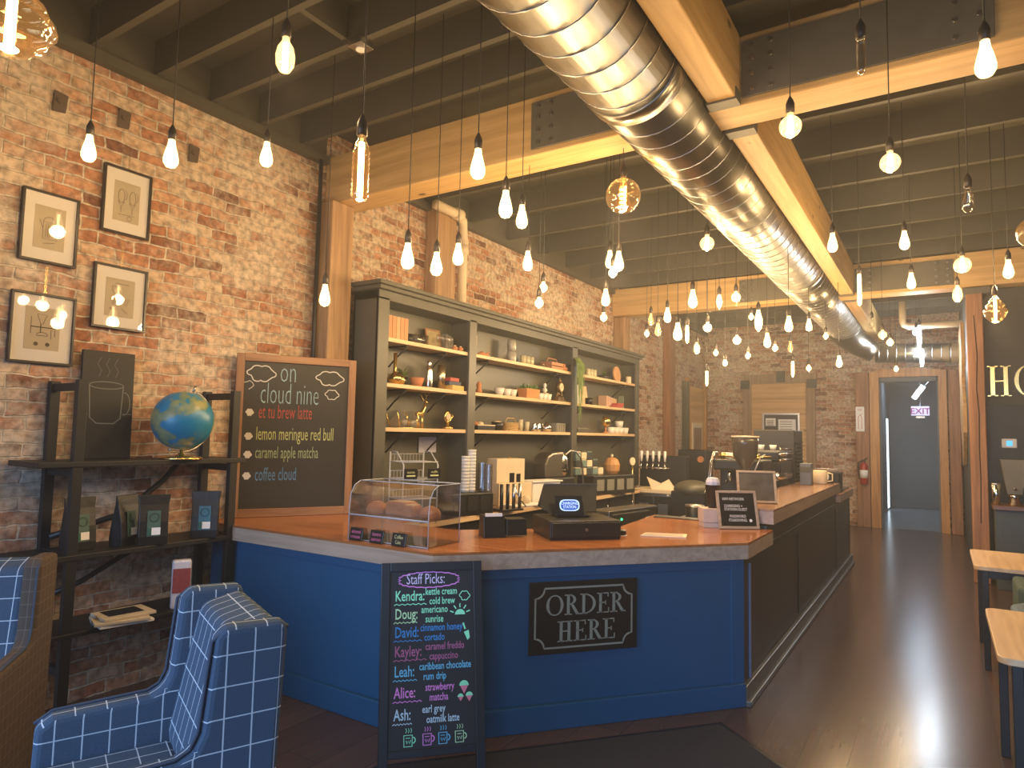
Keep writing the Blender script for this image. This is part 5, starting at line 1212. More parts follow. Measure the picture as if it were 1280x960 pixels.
cuplike('pillar_candle', 'short pale candle at the right end of the top shelf', 'candle', 9.56, 0, [(.04, 0), (.042, .005), (.042, .10), (.038, .104), (.0001, .10)], m_cream, x=-4.02)
t = sh('white_sculpture', 'white curved sculpture just right of the second divider', 'sculpture', 7.86, 1, x=-4.02)
MB().prism([(-.06, 0), (.06, 0), (.045, .08), (.01, .15), (.0, .24), (-.05, .25)], -.025, .025, R=Matrix.Rotation(PI/2, 3, 'X')).build('carving', m_white, t, .008)
t = sh('serving_board', 'leaning tan wooden serving board in the right bay middle shelf', 'board', 8.25, 1, x=-4.15); t.rotation_euler[0] = -.15; BX(-.19, .19, -.01, .01, 0, .27).build('board_body', m_shelfw, t, .005); MB().cyl((-.14, -.014, .24), (-.14, -.008, .24), .012).build('hole', m_black, t)
t = sh('dark_mug', 'dark mug before the leaning tan board', 'mug', 8.16, 1, x=-4.0); MB().lathe(open_prof(.05, .055, .09), seg=16).build('mug_body', m_black, t); MB().tube([(.05, 0, .07), (.09, 0, .065), (.09, 0, .03), (.05, 0, .02)], .007, 6).build('handle', m_black, t)
for k in range(5): book(('pinkish old book in the right bay, first of five', 'pinkish old book in the right bay, second of five', 'pinkish old book in the right bay, third of five', 'tan old book in the right bay, fourth of five', 'tan old book in the right bay, last of five')[k], 8.92+k*.075, 1, .07, .165-.008*k, .13, PNK if k < 3 else TAN, 'old books in the right bay', x=-4.14)
book('red book lying before the pinkish books, bottom one', 9.12, 1, .035, .26, .09, RED, 'red books lying in the right bay', lying=(0, 3), x=-4.01)
book('red book lying before the pinkish books, top one', 9.16, 1, .03, .20, .085, RED, 'red books lying in the right bay', lying=(.037, -4), x=-4.01)
t = sh('bookend', 'pale green curved bookend right of the old books', 'bookend', 9.42, 1); MB().prism([(-.02, 0), (.03, 0), (.01, .08), (.02, .18), (.0, .19), (-.015, .1)], -.04, .04, R=Matrix.Rotation(PI/2, 3, 'X')).build('arch', mat('pale_green_metal', (.22, .27, .20), .4, .3), t)
t = sh('dark_tray', 'low dark box with a tray on the lowest right shelf', 'box', 8.02, 2); BX(-.18, .22, -.08, .08, 0, .05).build('box_body', m_shelf, t, .005); BX(-.14, .18, -.06, .06, .05, .065).build('lid', GRY and mat('book_grey', GRY[1], .6), t, .003)
t = sh('brass_globe', 'small gold globe on a stand on the lowest right shelf', 'globe', 8.88, 2); MB().sphere((0, 0, .17), .075, 20, 12).build('ball', m_brass, t); MB().lathe([(.05, 0), (.04, .02), (.012, .03), (.012, .09), (.0001, .09)], seg=16).build('stand', m_terra, t)
for k, (y, z, lab) in enumerate(((9.06, 0, 'white cup right of the gold globe, leftmost of the group'), (9.22, 0, 'white cup second in the group right of the gold globe'), (9.38, 0, 'white cup third in the group right of the gold globe'), (9.56, 0, 'white faceted cup at the right end of the lowest shelf'), (9.36, .095, 'white cup standing on top of the others, lowest right shelf'))):
    cuplike('stacked_mug', lab, 'cup', y, 2, open_prof(.05, .065, .092), m_white, grp='white cups on the lowest right shelf', dz=.001+z)

# ------------------------------------------------------------------ things on the back counter (z 0.90)
def bc(name, label, cat, x, y, rz=D(75), grp=None, z=.901): return thing(name, label, cat, (x, y, z), rz, grp)
t = bc('cup_organiser', 'black organiser full of cups and lids on the back counter', 'organiser', -3.72, 5.05)
mb = MB(); mb.box(-.26, .22, -.13, .13, 0, .20).build('organiser_body', m_black, t, .01)
for k in range(3): BX(-.24+k*.15, -.12+k*.15, -.135, -.13, .04, .17).build('front_panel', m_blackm, t)
for k, (x, h, m, lab) in enumerate(((-.02, .34, m_paper, 'tall stack of white paper cups, left of two on the organiser'), (.055, .40, m_paper, 'tall stack of white paper cups, right of two on the organiser'))):
    q = bc('cup_stack', lab, 'cup stack', -3.72+x*.26, 5.05+x*.97, z=1.102, grp='white cup stacks')
    mb = MB(); nk = int(h/.03)
    for i in range(nk): mb.lathe([(.036, i*.03), (.040, i*.03+.024), (.042, i*.03+.028), (.038, i*.03+.03)], seg=14)
    mb.build('cups', m, q)
for k, x in enumerate((.16, .245)):
    q = bc('cup_stack', ('stack of clear plastic cups beside the white cup stacks, left one', 'stack of clear plastic cups beside the white cup stacks, right one')[k], 'cup stack', -3.70+x*.26, 5.05+x*.97, z=1.102 if k == 0 else .901, grp='clear cup stacks')
    mb = MB(); z1 = .28 if k == 0 else .46
    for i in range(int(z1/.03)): mb.lathe([(.036, i*.03), (.044, i*.03+.029), (.046, i*.03+.03)], seg=14)
    mb.build('cups', glass('plastic_cup', (.9, .92, .95), .25), q)
t = bc('lid_dispenser', 'black rack of straws and lids with chrome rods, right of the cup stacks', 'dispenser', -3.60, 5.55)
BX(-.14, .14, -.10, .10, 0, .02).build('base', m_black, t, .005)
for x in (-.12, -.04, .04, .12): MB().cyl((x, -.06, .02), (x, -.06, .26), .018).build('tube', m_black if x < 0 else m_steelb, t)
MB().tube([(.0, -.1, .25), (.06, -.12, .12), (.14, -.13, .04)], .007, 6).build('curved_rod', m_chrome, t)
t = bc('carton_box', 'pale cardboard carton with cut openings, upper box on the back counter', 'carton', -3.94, 6.05, z=1.132)
BX(-.20, .20, -.08, .08, 0, .25).build('carton_body', m_cream, t, .003); BX(-.02, .05, -.082, -.08, 0, .10).build('opening', m_black, t); BX(.08, .14, -.082, -.08, 0, .09).build('opening', m_black, t); MB().sphere((.05, 0, .258), .012, 8, 6).build('knob', m_brass, t)
t = bc('carton_box', 'pale cardboard carton standing lower on the back counter', 'carton', -3.92, 6.05); BX(-.22, .25, -.12, .12, 0, .23).build('carton_body', m_cream, t, .003); BX(.02, .03, -.122, -.12, 0, .2).build('seam', m_fascia, t)
t = bc('paper_towels', 'white folded towels lying before the pale cartons', 'towels', -3.68, 5.98); BX(-.22, .24, -.07, .07, 0, .025).build('bottom_fold', m_paper, t, .008); MB().sphere((.05, 0, .06), .05, 12, 8).sphere((-.06, 0, .055), .045, 12, 8).build('crumpled_top', m_cream, t)
t = bc('white_bin', 'white rectangular bin right of the cartons behind the tablet', 'bin', -3.80, 6.58); BX(-.24, .20, -.10, .10, 0, .22).build('bin_body', m_paper, t, .01); BX(-.26, .22, -.12, .12, .22, .235).build('lid', m_paper, t, .004)
t = bc('espresso_brewer', 'black and chrome rounded brewer under the shelves with a tall hose', 'coffee machine', -3.94, 7.10, D(80))
BX(-.28, .30, -.10, .14, .0, .24).build('base_housing', m_blackm, t, .02)
MB().prism([(-.27, .24), (-.28, .40), (-.24, .49), (-.15, .53), (.06, .545), (.08, .24)], -.11, .10, R=Matrix(((1, 0, 0), (0, 0, 1), (0, 1, 0)))).build('brewer_body', mat('dull_dark_steel', (.20, .18, .155), .38, .8), t, .02)
MB().lathe([(.07, .26), (.085, .36), (.08, .46), (.05, .53), (.0001, .54)], c=(.08, -.05, 0), seg=20).build('glass_dome', m_chrome, t)
MB().cyl((-.16, -.10, .42), (-.16, -.075, .42), .05, seg=18).build('dial', m_blackm, t)
MB().tube([(.18, 0, .42), (.22, 0, .50), (.32, 0, .55), (.44, 0, .54), (.54, 0, .46), (.58, 0, .35), (.60, 0, .12), (.61, 0, .0)], .012, 8).build('hose', m_steelb, t)
t = bc('syrup_rack', 'dark bottle rack crate with pale labels on the back counter', 'rack', -3.70, 8.10); BX(-.42, .42, -.14, .14, 0, .24).build('crate', m_bpanel, t, .01)
for k in range(4): BX(-.36+k*.2, -.22+k*.2, -.145, -.14, .05, .19).build('label_panel', GRY and mat('book_grey', GRY[1], .6), t)
cols = [mat('tin_teal', (.16, .24, .22), .4), m_cream, mat('tin_dark', (.05, .06, .06), .4)]
n = 0
for r_ in range(3):
    for c_ in range(5 - r_):
        q = bc('tea_tin', 'tea tin in the patterned heap above the bottle rack, row %s, %s from the left' % (('bottom', 'middle', 'top')[r_], ('first', 'second', 'third', 'fourth', 'fifth')[c_]), 'tin', -3.85+(-.34+c_*.11)*.26, 8.0+(-.34+c_*.11)*.97, z=1.143+r_*.10, grp='tea tins')
        BX(-.05, .05, -.05, .05, 0, .085).build('tin_body', cols[n % 3], q, .006); BX(-.046, .046, -.046, .046, .085, .096).build('lid', cols[(n+1) % 3], q, .003); n += 1
t = bc('orange_pitcher', 'orange wooden looking carved jar right of the tea tins', 'jar', -3.74, 8.35, z=1.143)
MB().lathe([(.07, 0), (.10, .04), (.11, .12), (.08, .19), (.05, .21), (.0001, .215)], seg=12, smooth=False).build('jar_body', mat('orange_wood', (.50, .25, .09), .5), t); MB().lathe([(.015, .215), (.02, .25), (.0001, .26)], seg=8).build('knob', m_cream, t)
t = bc('round_plaque', 'small round cream plaque on a stand right of the orange jar', 'plaque', -3.60, 8.72, z=.901); MB().cyl((0, -.01, .40), (0, .01, .40), .055, seg=20).build('disc', m_cream, t); MB().cyl((0, 0, 0), (0, 0, .34), .012).lathe([(.06, 0), (.05, .015), (.0001, .016)], seg=16).build('stand', m_brass, t)
t = thing('under_counter_machine', 'dark humming appliance with a green lamp under the back counter edge', 'appliance', (-2.95, 6.9, 0), D(80))
t.location = (-3.05, 7.2, 0)
BX(-.5, .5, -.12, .12, 0, .84).build('housing', m_steelb, t, .01); BX(-.45, .3, -.14, -.12, .2, .80).build('front_panel', m_blackm, t, .01)
MB().cyl((-.30, -.15, .74), (-.30, -.14, .74), .012).build('lamp', emis('green_lamp', (.05, .9, .3), 3), t)

# ================================================================== BACK WALL
t = thing('boarded_doorway', 'old doorway filled with pine boards in a grey wood casing on the back wall', 'doorway', (-2.85, 14.79, 0.0))
mb = MB()
for k in range(6): mb.box(-.54, .54, -.06, -.02, .9+k*.318, .9+k*.318+.312)
mb.build('pine_boards', m_ply, t, .003); BX(-.54, .54, -.055, -.02, 0, .89).build('lower_panel', m_bpanel, t)
m_oldc = wood('weathered_casing', (.22, .14, .08), (.38, .26, .16), 2, .7)
BX(-.71, -.54, -.09, 0, 0, 2.80).build('casing_side', m_oldc, t, .005); BX(.54, .71, -.09, 0, 0, 2.80).build('casing_side', m_oldc, t, .005)
BX(-.74, .74, -.10, 0, 2.80, 3.0).build('casing_head', m_oldc, t, .005); BX(-.02, .14, -.16, -.10, 2.83, 3.06).build('block', m_blackm, t, .005)
for x in (-.66, .66): BX(x-.09, x+.09, -.13, -.10, 2.70, 2.88).build('bracket', m_blackm, t, .005)
t = thing('notice_board', 'framed board of papers with an orange note on the boarded doorway', 'notice board', (-2.80, 14.72, 1.05))
mb = MB(); mb.box(-.37, .37, -.03, 0, 1.10, 1.14).box(-.37, -.33, -.03, 0, 0, 1.10).box(.33, .37, -.03, 0, 0, 1.10); mb.build('frame', m_steelb, t, .004); BX(-.33, .33, -.012, 0, 0, 1.10).build('backing', m_black, t)
for k, (x, z, w, h, m) in enumerate(((-.20, .92, .20, .16, m_paper), (-.21, .66, .18, .18, m_orange), (.12, .72, .34, .34, m_paper), (.12, .45, .22, .16, m_cream))):
    p = BX(x-w/2, x+w/2, -.016, -.012, z-.05, z-.05+h).build(('paper_sheet', 'orange_note')[m is m_orange], m, t)
    mb = MB()
    if m is m_paper:
        for q in range(5): mb.ribbon([(x-w*.4, z+h-.10-q*h*.15), (x+w*.3, z+h-.10-q*h*.15)], .010, -.0175)
        mb.build('print_lines', m_blackm, p)
t = thing('inner_door', 'half open wooden door with a window panel on the left wall near the back', 'door', (-4.385, 14.15, 0), PI/2)
BX(-.95, -.80, -.10, 0, 0, 2.78).build('dark_jamb', m_shelf, t, .004); BX(-.80, -.66, -.07, 0, 0, 2.86).build('casing_side', wood('casing_wood', (0, 0, 0), (0, 0, 0)), t, .004)
BX(.42, .55, -.07, 0, 0, 2.86).build('casing_side', MATS['casing_wood'], t, .004)
dr = BX(-.66, .42, -.04, 0, 0, 2.70).build('door_leaf', m_ply, t, .004)
BX(-.48, .20, -.06, -.04, .95, 1.95).build('panel_frame', m_cream, dr, .006); BX(-.40, .12, -.064, -.058, 1.05, 1.85).build('panel_glass', m_steelb, dr)
t = thing('extinguisher_sign', 'white vertical fire extinguisher sign on the timber post', 'sign', (-1.325, 14.615, 1.83))
BX(-.075, .075, -.008, 0, 0, .48).build('plate', m_paper, t, .002); MB().text('FIRE', 0, .40, .055, .8, -.0095, 'CENTER').build('lettering', m_red, t)
mb = MB(); mb.ribbon([(-.03, .05), (.03, .05), (.03, .27), (.012, .31), (-.012, .31), (-.03, .27)], .012, -.0095, True).ribbon([(.0, .31), (.04, .345)], .01, -.0095); mb.build('pictogram', m_red, t)
t = thing('fire_extinguisher', 'red fire extinguisher hanging on the timber post by the far doorway', 'fire extinguisher', (-1.27, 14.548, .82))
MB().lathe([(.06, 0), (.07, .015), (.07, .34), (.055, .385), (.025, .41), (.022, .43), (.0001, .43)], seg=18).build('cylinder', m_red, t)
MB().box(-.03, .03, -.02, .02, .43, .47).tube([(.0, 0, .46), (.06, -.01, .50)], .01, 6).build('valve', m_blackm, t); MB().tube([(-.02, 0, .45), (-.09, 0, .42), (-.10, -.01, .25), (-.08, -.02, .10)], .012, 8).build('hose', m_black, t)
MB().box(-.05, .05, .05, .073, .2, .24).build('wall_bracket', m_blackm, t); MB().lathe([(.0712, .12), (.0712, .27)], seg=18).build('label_band', m_paper, t)
t = thing('exit_sign', 'white lit EXIT sign hanging in the hallway beyond the far doorway', 'exit sign', (-.375, 17.0, 2.22))
BX(-.17, .17, -.03, .03, 0, .20).build('housing', emis('exit_panel', (.62, .60, .80), .9), t, .005)
MB().text('EXIT', 0, .035, .18, 1.0, -.032, 'CENTER', off=.003).build('lettering', emis('exit_letters', (.30, .05, .22), .5), t)
MB().cyl((0, 0, .20), (0, 0, 1.08), .008).build('rod', m_steelb, t); BX(-.08, .08, -.005, .005, -.05, -.02).build('lower_strip', m_steelb, t)
t = thing('ceiling_lamp', 'slanted white tube lamp under the hallway ceiling', 'lamp', (-.43, 17.95, 2.78)); t.rotation_euler = (D(20), D(35), 0)
BX(-.05, .05, -.05, .05, -.17, .17).build('tube_cover', emis('tube_white', (.85, .93, 1.0), 6), t, .03); BX(-.06, .06, .05, .07, -.18, .18).build('housing', m_white, t); MB().cyl((0, .07, 0), (.05, .16, .45), .01).build('rod', m_steelb, t)
t = thing('wood_slab', 'live edge wooden slab hanging on the dark wall behind the right timber post', 'wood slab', (.323, 12.6, 1.30), -PI/2)
pts = [(-.35, 2.15), (.30, 2.15), (.36, 1.6), (.22, 1.25), (.40, .9), (.36, .5), (.10, .02), (-.02, .0), (-.15, .3), (-.42, .8), (-.30, 1.2), (-.42, 1.6)]
MB().prism([(a*2.2, c) for a, c in pts], -.0, .05, R=Matrix.Rotation(PI/2, 3, 'X')).build('slab', wood('honey_slab', (.36, .20, .09), (.58, .38, .19), 2, .5, .7, True), t, .006)
MB().ribbon([(.0, 1.9), (.06, 1.5), (-.03, 1.1), (.05, .7)], .03, -.052).build('crack', MATS['dark_crack'], t)

# ================================================================== RIGHT SIDE: side counter and tables
t = thing('side_counter', 'slate coloured side cabinet with a dark wooden top under the wall letters', 'cabinet', (1.3, 9.7, 0))
BX(-.80, 1.6, -.20, .32, 0, .90).build('cabinet_body', mat('slate_cabinet', (.045, .060, .068), .5), t, .004); BX(-.82, 1.62, -.26, .32, .90, .945).build('counter_top', wood('dark_red_top', (.10, .045, .03), (.20, .09, .05), 0, .3), t, .004)
for k in range(3): BX(-.74+k*.78, -.02+k*.78, -.215, -.20, .10, .84).build('door', mat('slate_cabinet', (.045, .060, .068), .5), t, .004)
t = thing('water_dispenser', 'clear tapered glass drink dispenser on the side cabinet', 'dispenser', (.69, 9.62, .946))
MB().lathe([(.05, 0), (.06, .01), (.04, .09), (.06, .12), (.0001, .121)], seg=20).build('foot', m_chrome, t)
q = PI/4; MB().lathe([(.095, .13), (.17, .50), (.175, .52), (.165, .515), (.09, .14)], seg=4, R=Matrix.Rotation(q, 3, 'Z'), smooth=False).build('glass_jar', mat('cloudy_plastic', (.34, .33, .29), .25, trans=.5), t)
MB().cyl((0, -.11, .20), (0, -.16, .19), .015).build('tap', m_chrome, t); MB().cyl((0, 0, .14), (0, 0, .48), .006).build('inner_rod', m_chrome, t)
t = thing('steel_tumbler', 'shiny steel tumbler left of the glass dispenser', 'tumbler', (.52, 9.62, .946)); MB().lathe(open_prof(.035, .045, .24), seg=20).build('tumbler_body', m_chrome, t); MB().lathe([(.046, .235), (.047, .245), (.044, .245)], seg=20).build('rim', m_chrome, t)

m_tab = wood('pale_oak_table', (.50, .31, .15), (.70, .49, .28), 1, .35)
def rtable(label, y0, y1):
    cx, cy = .18+.45, (y0+y1)/2; hy = (y1-y0)/2
    t = thing('cafe_table', label, 'table', (cx, cy, 0), 0, 'cafe tables at the right edge')
    pts = []; r_ = .05
    for sx, sy, a0 in ((1, 1, 0), (-1, 1, 90), (-1, -1, 180), (1, -1, 270)):
        for i in range(6): a = D(a0+90*i/5); pts.append((sx*(.45-r_)+r_*math.cos(a), sy*(hy-r_)+r_*math.sin(a)))
    MB().prism(pts, .72, .75).build('table_top', m_tab, t, .004)
    for sx in (-1, 1):
        for sy in (-1, 1): BX(sx*.38-.02, sx*.38+.02, sy*(hy-.06)-.02, sy*(hy-.06)+.02, 0, .72).build('leg', m_blackm, t, .003)
    BX(-.38, .38, -hy+.05, -hy+.07, .66, .72).build('apron', m_blackm, t); BX(-.38, .38, hy-.07, hy-.05, .66, .72).build('apron', m_blackm, t)
rtable('pale oak topped cafe table, farther of the two at the right edge', 6.07, 7.00)
rtable('pale oak topped cafe table, nearer of the two at the right edge', 3.57, 4.59)
m_gv = mat('green_velvet', (.045, .075, .062), .85, var=.3, vscale=5)
m_bc = mat('slate_blue_upholstery', (.10, .15, .21), .8, var=.2)
def tubchair(label, x, y, rz, m, h=.80):
    t = thing('tub_chair', label, 'chair', (x, y, 0), rz)
    BX(-.28, .28, -.26, .24, .10, .42).build('seat_base', m, t, .03, segs=3); BX(-.22, .22, -.27, .18, .42, .50).build('seat_cushion', m, t, .035, segs=3)
    pts = [(-.33, -.25), (-.33, .20), (-.26, .31), (.26, .31), (.33, .20), (.33, -.25), (.25, -.25), (.25, .17), (.20, .22), (-.20, .22), (-.25, .17), (-.25, -.25)]
    MB().prism(pts, .08, h).build('wrap_back', m, t, .025, segs=3)
    for sx in (-.25, .25):
        for sy in (-.2, .2): MB().cyl((sx, sy, 0), (sx*.95, sy*.95, .1), .015, .02).build('leg', m_black, t)
tubchair('dark green velvet tub chair between the two cafe tables', .72, 5.62, PI, m_gv, .74)
tubchair('slate blue tub chair tucked at the far side of the nearer table', .66, 4.95, 0, m_bc, .68)

# ================================================================== FLOOR MAT
t = thing('floor_mat', 'dark ribbed entrance mat on the floor before the blue counter', 'mat', (-1.55, 3.3, 0.0), UANG)
BX(-1.1, .83, -.62, .12, .001, .010).build('mat_body', mat('mat_charcoal', (.012, .015, .026), .95, var=.5, vscale=150, bump=.6, bscale=250), t, .003)
BX(-1.13, .86, -.65, .15, 0.0, .006).build('rubber_border', m_black, t, .002)

# ================================================================== ARMCHAIRS
m_plaid = plaid('blue_check_wool', (.055, .085, .130), (.50, .55, .60), .078, .055)
m_plaidb = plaid('warm_lit_pinstripe_wool', (.085, .062, .048), (.16, .125, .105), .045, .06)  # brown puts warm light on the blue cloth into the colour
m_pipe = mat('dark_piping', (.03, .045, .075), .8)
def wingchair(label, x, y, rz, outer):
    """wingback armchair; local -Y is forward"""
    t = thing('wingback_armchair', label, 'armchair', (x, y, 0), rz, 'checked wingback armchairs')
    def side(s_, m, name):
        # wing above, arm below; outline in (forward, up), thickness in x
        pts = [(.30, .16), (.335, 1.03), (.33, 1.065), (.15, 1.07), (.125, 1.04), (.10, .78), (.08, .735), (.04, .715), (-.24, .705), (-.285, .675), (-.295, .16)]
        R_ = Matrix(((0, 0, 1), (1, 0, 0), (0, 1, 0)))
        a, c = (.275, .36) if s_ > 0 else (-.36, -.275)
        return MB().prism(pts, a, c, R=R_).build(name, m, t, .022, uvbox=True, segs=3)
    side(1, outer if outer is not m_plaid else m_plaid, 'side_wing'); side(-1, m_plaid, 'side_wing')
    MB().add([(-.285, .12, .44), (.285, .12, .44), (.285, .335, .30), (-.285, .335, .30), (-.285, .185, 1.02), (.285, .185, 1.02), (.285, .325, 1.055), (-.285, .325, 1.055), (-.285, .10, .60), (.285, .10, .60)],
             [(0, 3, 2, 1), (4, 5, 6, 7), (0, 1, 9, 8), (8, 9, 5, 4), (1, 2, 6, 5, 9), (3, 0, 8, 4, 7), (2, 3, 7, 6)]).build('back_cushion', m_plaid, t, .03, uvbox=True, segs=3)
    BX(-.275, .275, -.44, .13, .40, .565).build('seat_cushion', m_plaid, t, .035, uvbox=True, segs=3)
    BX(-.30, .30, -.38, .30, .16, .35).build('seat_base', m_plaid, t, .012, uvbox=True)
    BX(-.29, .29, .30, .335, .18, 1.04).build('outer_back', outer, t, .012, uvbox=True)
    for s_ in (-1, 1):
        xx = s_*.345
        MB().tube([(xx, .335, 1.045), (xx, .15, 1.055), (xx, .118, 1.03), (xx, .093, .78), (xx, .073, .737), (xx, .035, .718), (xx, -.24, .707), (xx, -.287, .675)], .006, 6).build('piping', m_pipe, t)
        for yy in (-.24, .26): MB().cyl((s_*.28, yy, 0), (s_*.28, yy, .165), .018, .028).build('leg', m_black, t)
    return t
fA = Vector((-.38, -.925)).normalized()
wa = wingchair('blue checked wingback armchair nearest the viewer, back turned to the counter', -2.12, 1.22, math.atan2(fA.x, -fA.y), m_plaid); wa.scale = (.88, 1, 1)
wb = wingchair('blue checked wingback armchair with outer side coloured brown for warm light, cut off by the left edge', -3.39, 1.065, D(50), m_plaidb); wb.scale = (.88, 1, 1)

# ================================================================== HANGING BULBS
WARM = (1.0, .69, .35); COOL = (.80, .90, 1.0)
g_warm = glass('lit_bulb_glass', (1, .93, .80), .06, .05, (1.0, .60, .22), 1.5)
g_hot = glass('bright_bulb_glass', (1, .95, .85), .04, .1, (1.0, .70, .30), 2.6)
g_cool = glass('cool_bulb_glass', (.95, .98, 1), .04, .1, (.88, .94, 1.0), 3.0)
g_amber = glass('amber_bulb_glass', (1.0, .80, .52), .08, .03, (1.0, .50, .15), .12)
g_dim = glass('dim_bulb_glass', (1.0, .85, .6), .12, .05, (1.0, .6, .2), .5)
g_clear = glass('unlit_bulb_glass', (.95, .93, .88), .15, .03)
f_warm = emis('warm_filament', (1.0, .70, .34), 28); f_cool = emis('cool_filament', (.85, .93, 1.0), 22); f_dim = emis('dim_filament', (1.0, .6, .25), 2.5)
m_sock = mat('dark_bronze_socket', (.045, .035, .028), .4, .4)
ST = [(.0135, 0), (.015, -.015), (.017, -.03), (.026, -.065), (.0315, -.095), (.030, -.115), (.020, -.132), (.0001, -.138)]
def gl(r): return [(.0135, 0), (.014, -.02)]+[(r*math.sin(D(a)), -.02-r*.93-r*math.cos(D(a))*1.0+.0) for a in range(28, 180, 15)]+[(.0001, -.02-r*1.93)]
PROF = {'st': ([(r*1.12, z*1.05) for r, z in ST], .075, g_hot, f_warm, 1.0), 'dim': (ST, .075, g_dim, f_dim, .08), 'unlit': (ST, .075, g_clear, None, 0),
 'g60': (gl(.032), .055, g_hot, f_warm, .9), 'g80': (gl(.042), .06, g_hot, f_warm, 1.0), 'g95': (gl(.048), .075, g_warm, f_warm, 1.1), 'g125': (gl(.062), .08, g_warm, f_warm, 1.1),
 'g125b': (gl(.078), .10, g_amber, f_warm, .8), 'g200': (gl(.098), .125, g_amber, f_warm, 1.6), 'g80c': (gl(.045), .06, g_cool, f_cool, 1.0),
 'oval': ([(.013, 0), (.015, -.02), (.030, -.045), (.037, -.08), (.034, -.115), (.020, -.14), (.0001, -.146)], .08, g_warm, f_warm, 1.1),
 'bigoval': ([(.013, 0), (.02, -.03), (.032, -.08), (.034, -.12), (.026, -.17), (.0001, -.20)], .10, g_hot, f_warm, 1.1),
 'spindle': ([(.010, 0), (.020, -.03), (.026, -.07), (.018, -.11), (.0001, -.14)], .07, g_hot, f_warm, .8),
 'tube': ([(.012, 0), (.016, -.02), (.017, -.05), (.017, -.15), (.010, -.175), (.0001, -.18)], .09, g_hot, f_warm, .9),
 'tubec': ([(.012, 0), (.02, -.03), (.026, -.06), (.026, -.28), (.015, -.32), (.0001, -.33)], .165, g_cool, f_cool, 2.2),
 'tubec2': ([(.012, 0), (.025, -.03), (.024, -.06), (.024, -.20), (.015, -.24), (.0001, -.245)], .12, g_cool, f_cool, 1.6),
 'longtube': ([(.010, 0), (.016, -.02), (.017, -.04), (.017, -.26), (.012, -.28), (.0001, -.285)], .14, g_hot, f_warm, 1.2),
 'unlittube': ([(.012, 0), (.018, -.015), (.016, -.03), (.016, -.135), (.010, -.145), (.0001, -.148)], .075, g_clear, None, 0),
 'honeycomb': ([(.014, 0), (.016, -.02), (.024, -.035), (.024, -.05)]+[(.027+.004*(i % 2), -.052-.0095*i) for i in range(18)]+[(.018, -.23), (.0001, -.235)], .12, g_amber, f_warm, 1.4),
 'beehive': ([(.016, 0), (.02, -.02), (.045, -.035), (.052, -.05), (.046, -.060), (.075, -.070), (.082, -.09), (.072, -.102), (.098, -.112), (.104, -.135), (.090, -.15), (.088, -.155), (.080, -.175), (.062, -.185), (.060, -.192), (.045, -.205), (.0001, -.212)], .11, g_amber, f_warm, 1.4),
}
PROF['beehivesm'] = ([(r*.75, z) for r, z in PROF['beehive'][0]], .11, g_amber, f_warm, 1.1)
def pendant(x, y, z, s_, zt, kind, label):
    prof, mid, gm, fm, pw = PROF[kind]
    t = thing('pendant_bulb', label, 'light bulb', (x, y, z), 0, 'hanging filament bulbs')
    top = mid*s_
    MB().lathe([(r*s_, q*s_+top) for r, q in prof], seg=18).build('bulb_glass', gm, t)
    MB().lathe([(.012*s_, top-.005), (.019*s_, top), (.019*s_, top+.04*s_), (.014*s_, top+.055*s_), (.004*s_, top+.075*s_), (.0001, top+.08*s_)], seg=12).build('socket', m_sock, t)
    MB().cyl((0, 0, top+.07*s_), (0, 0, zt-z), .0028, seg=6).build('cord', m_cords, t)
    if fm:
        h = abs(prof[-1][1])*s_; mb = MB()
        fl = h*.36 if kind not in ('tube', 'longtube', 'tubec', 'tubec2', 'honeycomb', 'beehive', 'beehivesm') else h*.40
        rr = {'g200': .014, 'honeycomb': .011, 'beehive': .012, 'beehivesm': .010, 'longtube': .008, 'oval': .011}.get(kind, .008)*s_
        if kind == 'g200':
            mb.tube([(.018*math.cos(a*.9), .018*math.sin(a*.9), .075-.17*a/40.0) for a in range(0, 41)], .007, 6)
        else:
            mb.tube([(0, 0, fl), (0, 0, -fl)], rr, 8)
        mb.build('filament', fm, t)
        l = bpy.data.lights.new('bulb_light', 'POINT'); l.energy = BULB_W*pw*(.72 if y < 3.2 else 1.0 if y < 6.5 else 1.6); l.color = COOL if fm is f_cool else WARM; l.shadow_soft_size = .05
        lo = bpy.data.objects.new('bulb_light', l); COL.objects.link(lo); lo.parent = t; lo.location = (0, 0, -mid*s_*1.05 if kind not in ('tubec',) else -.2)
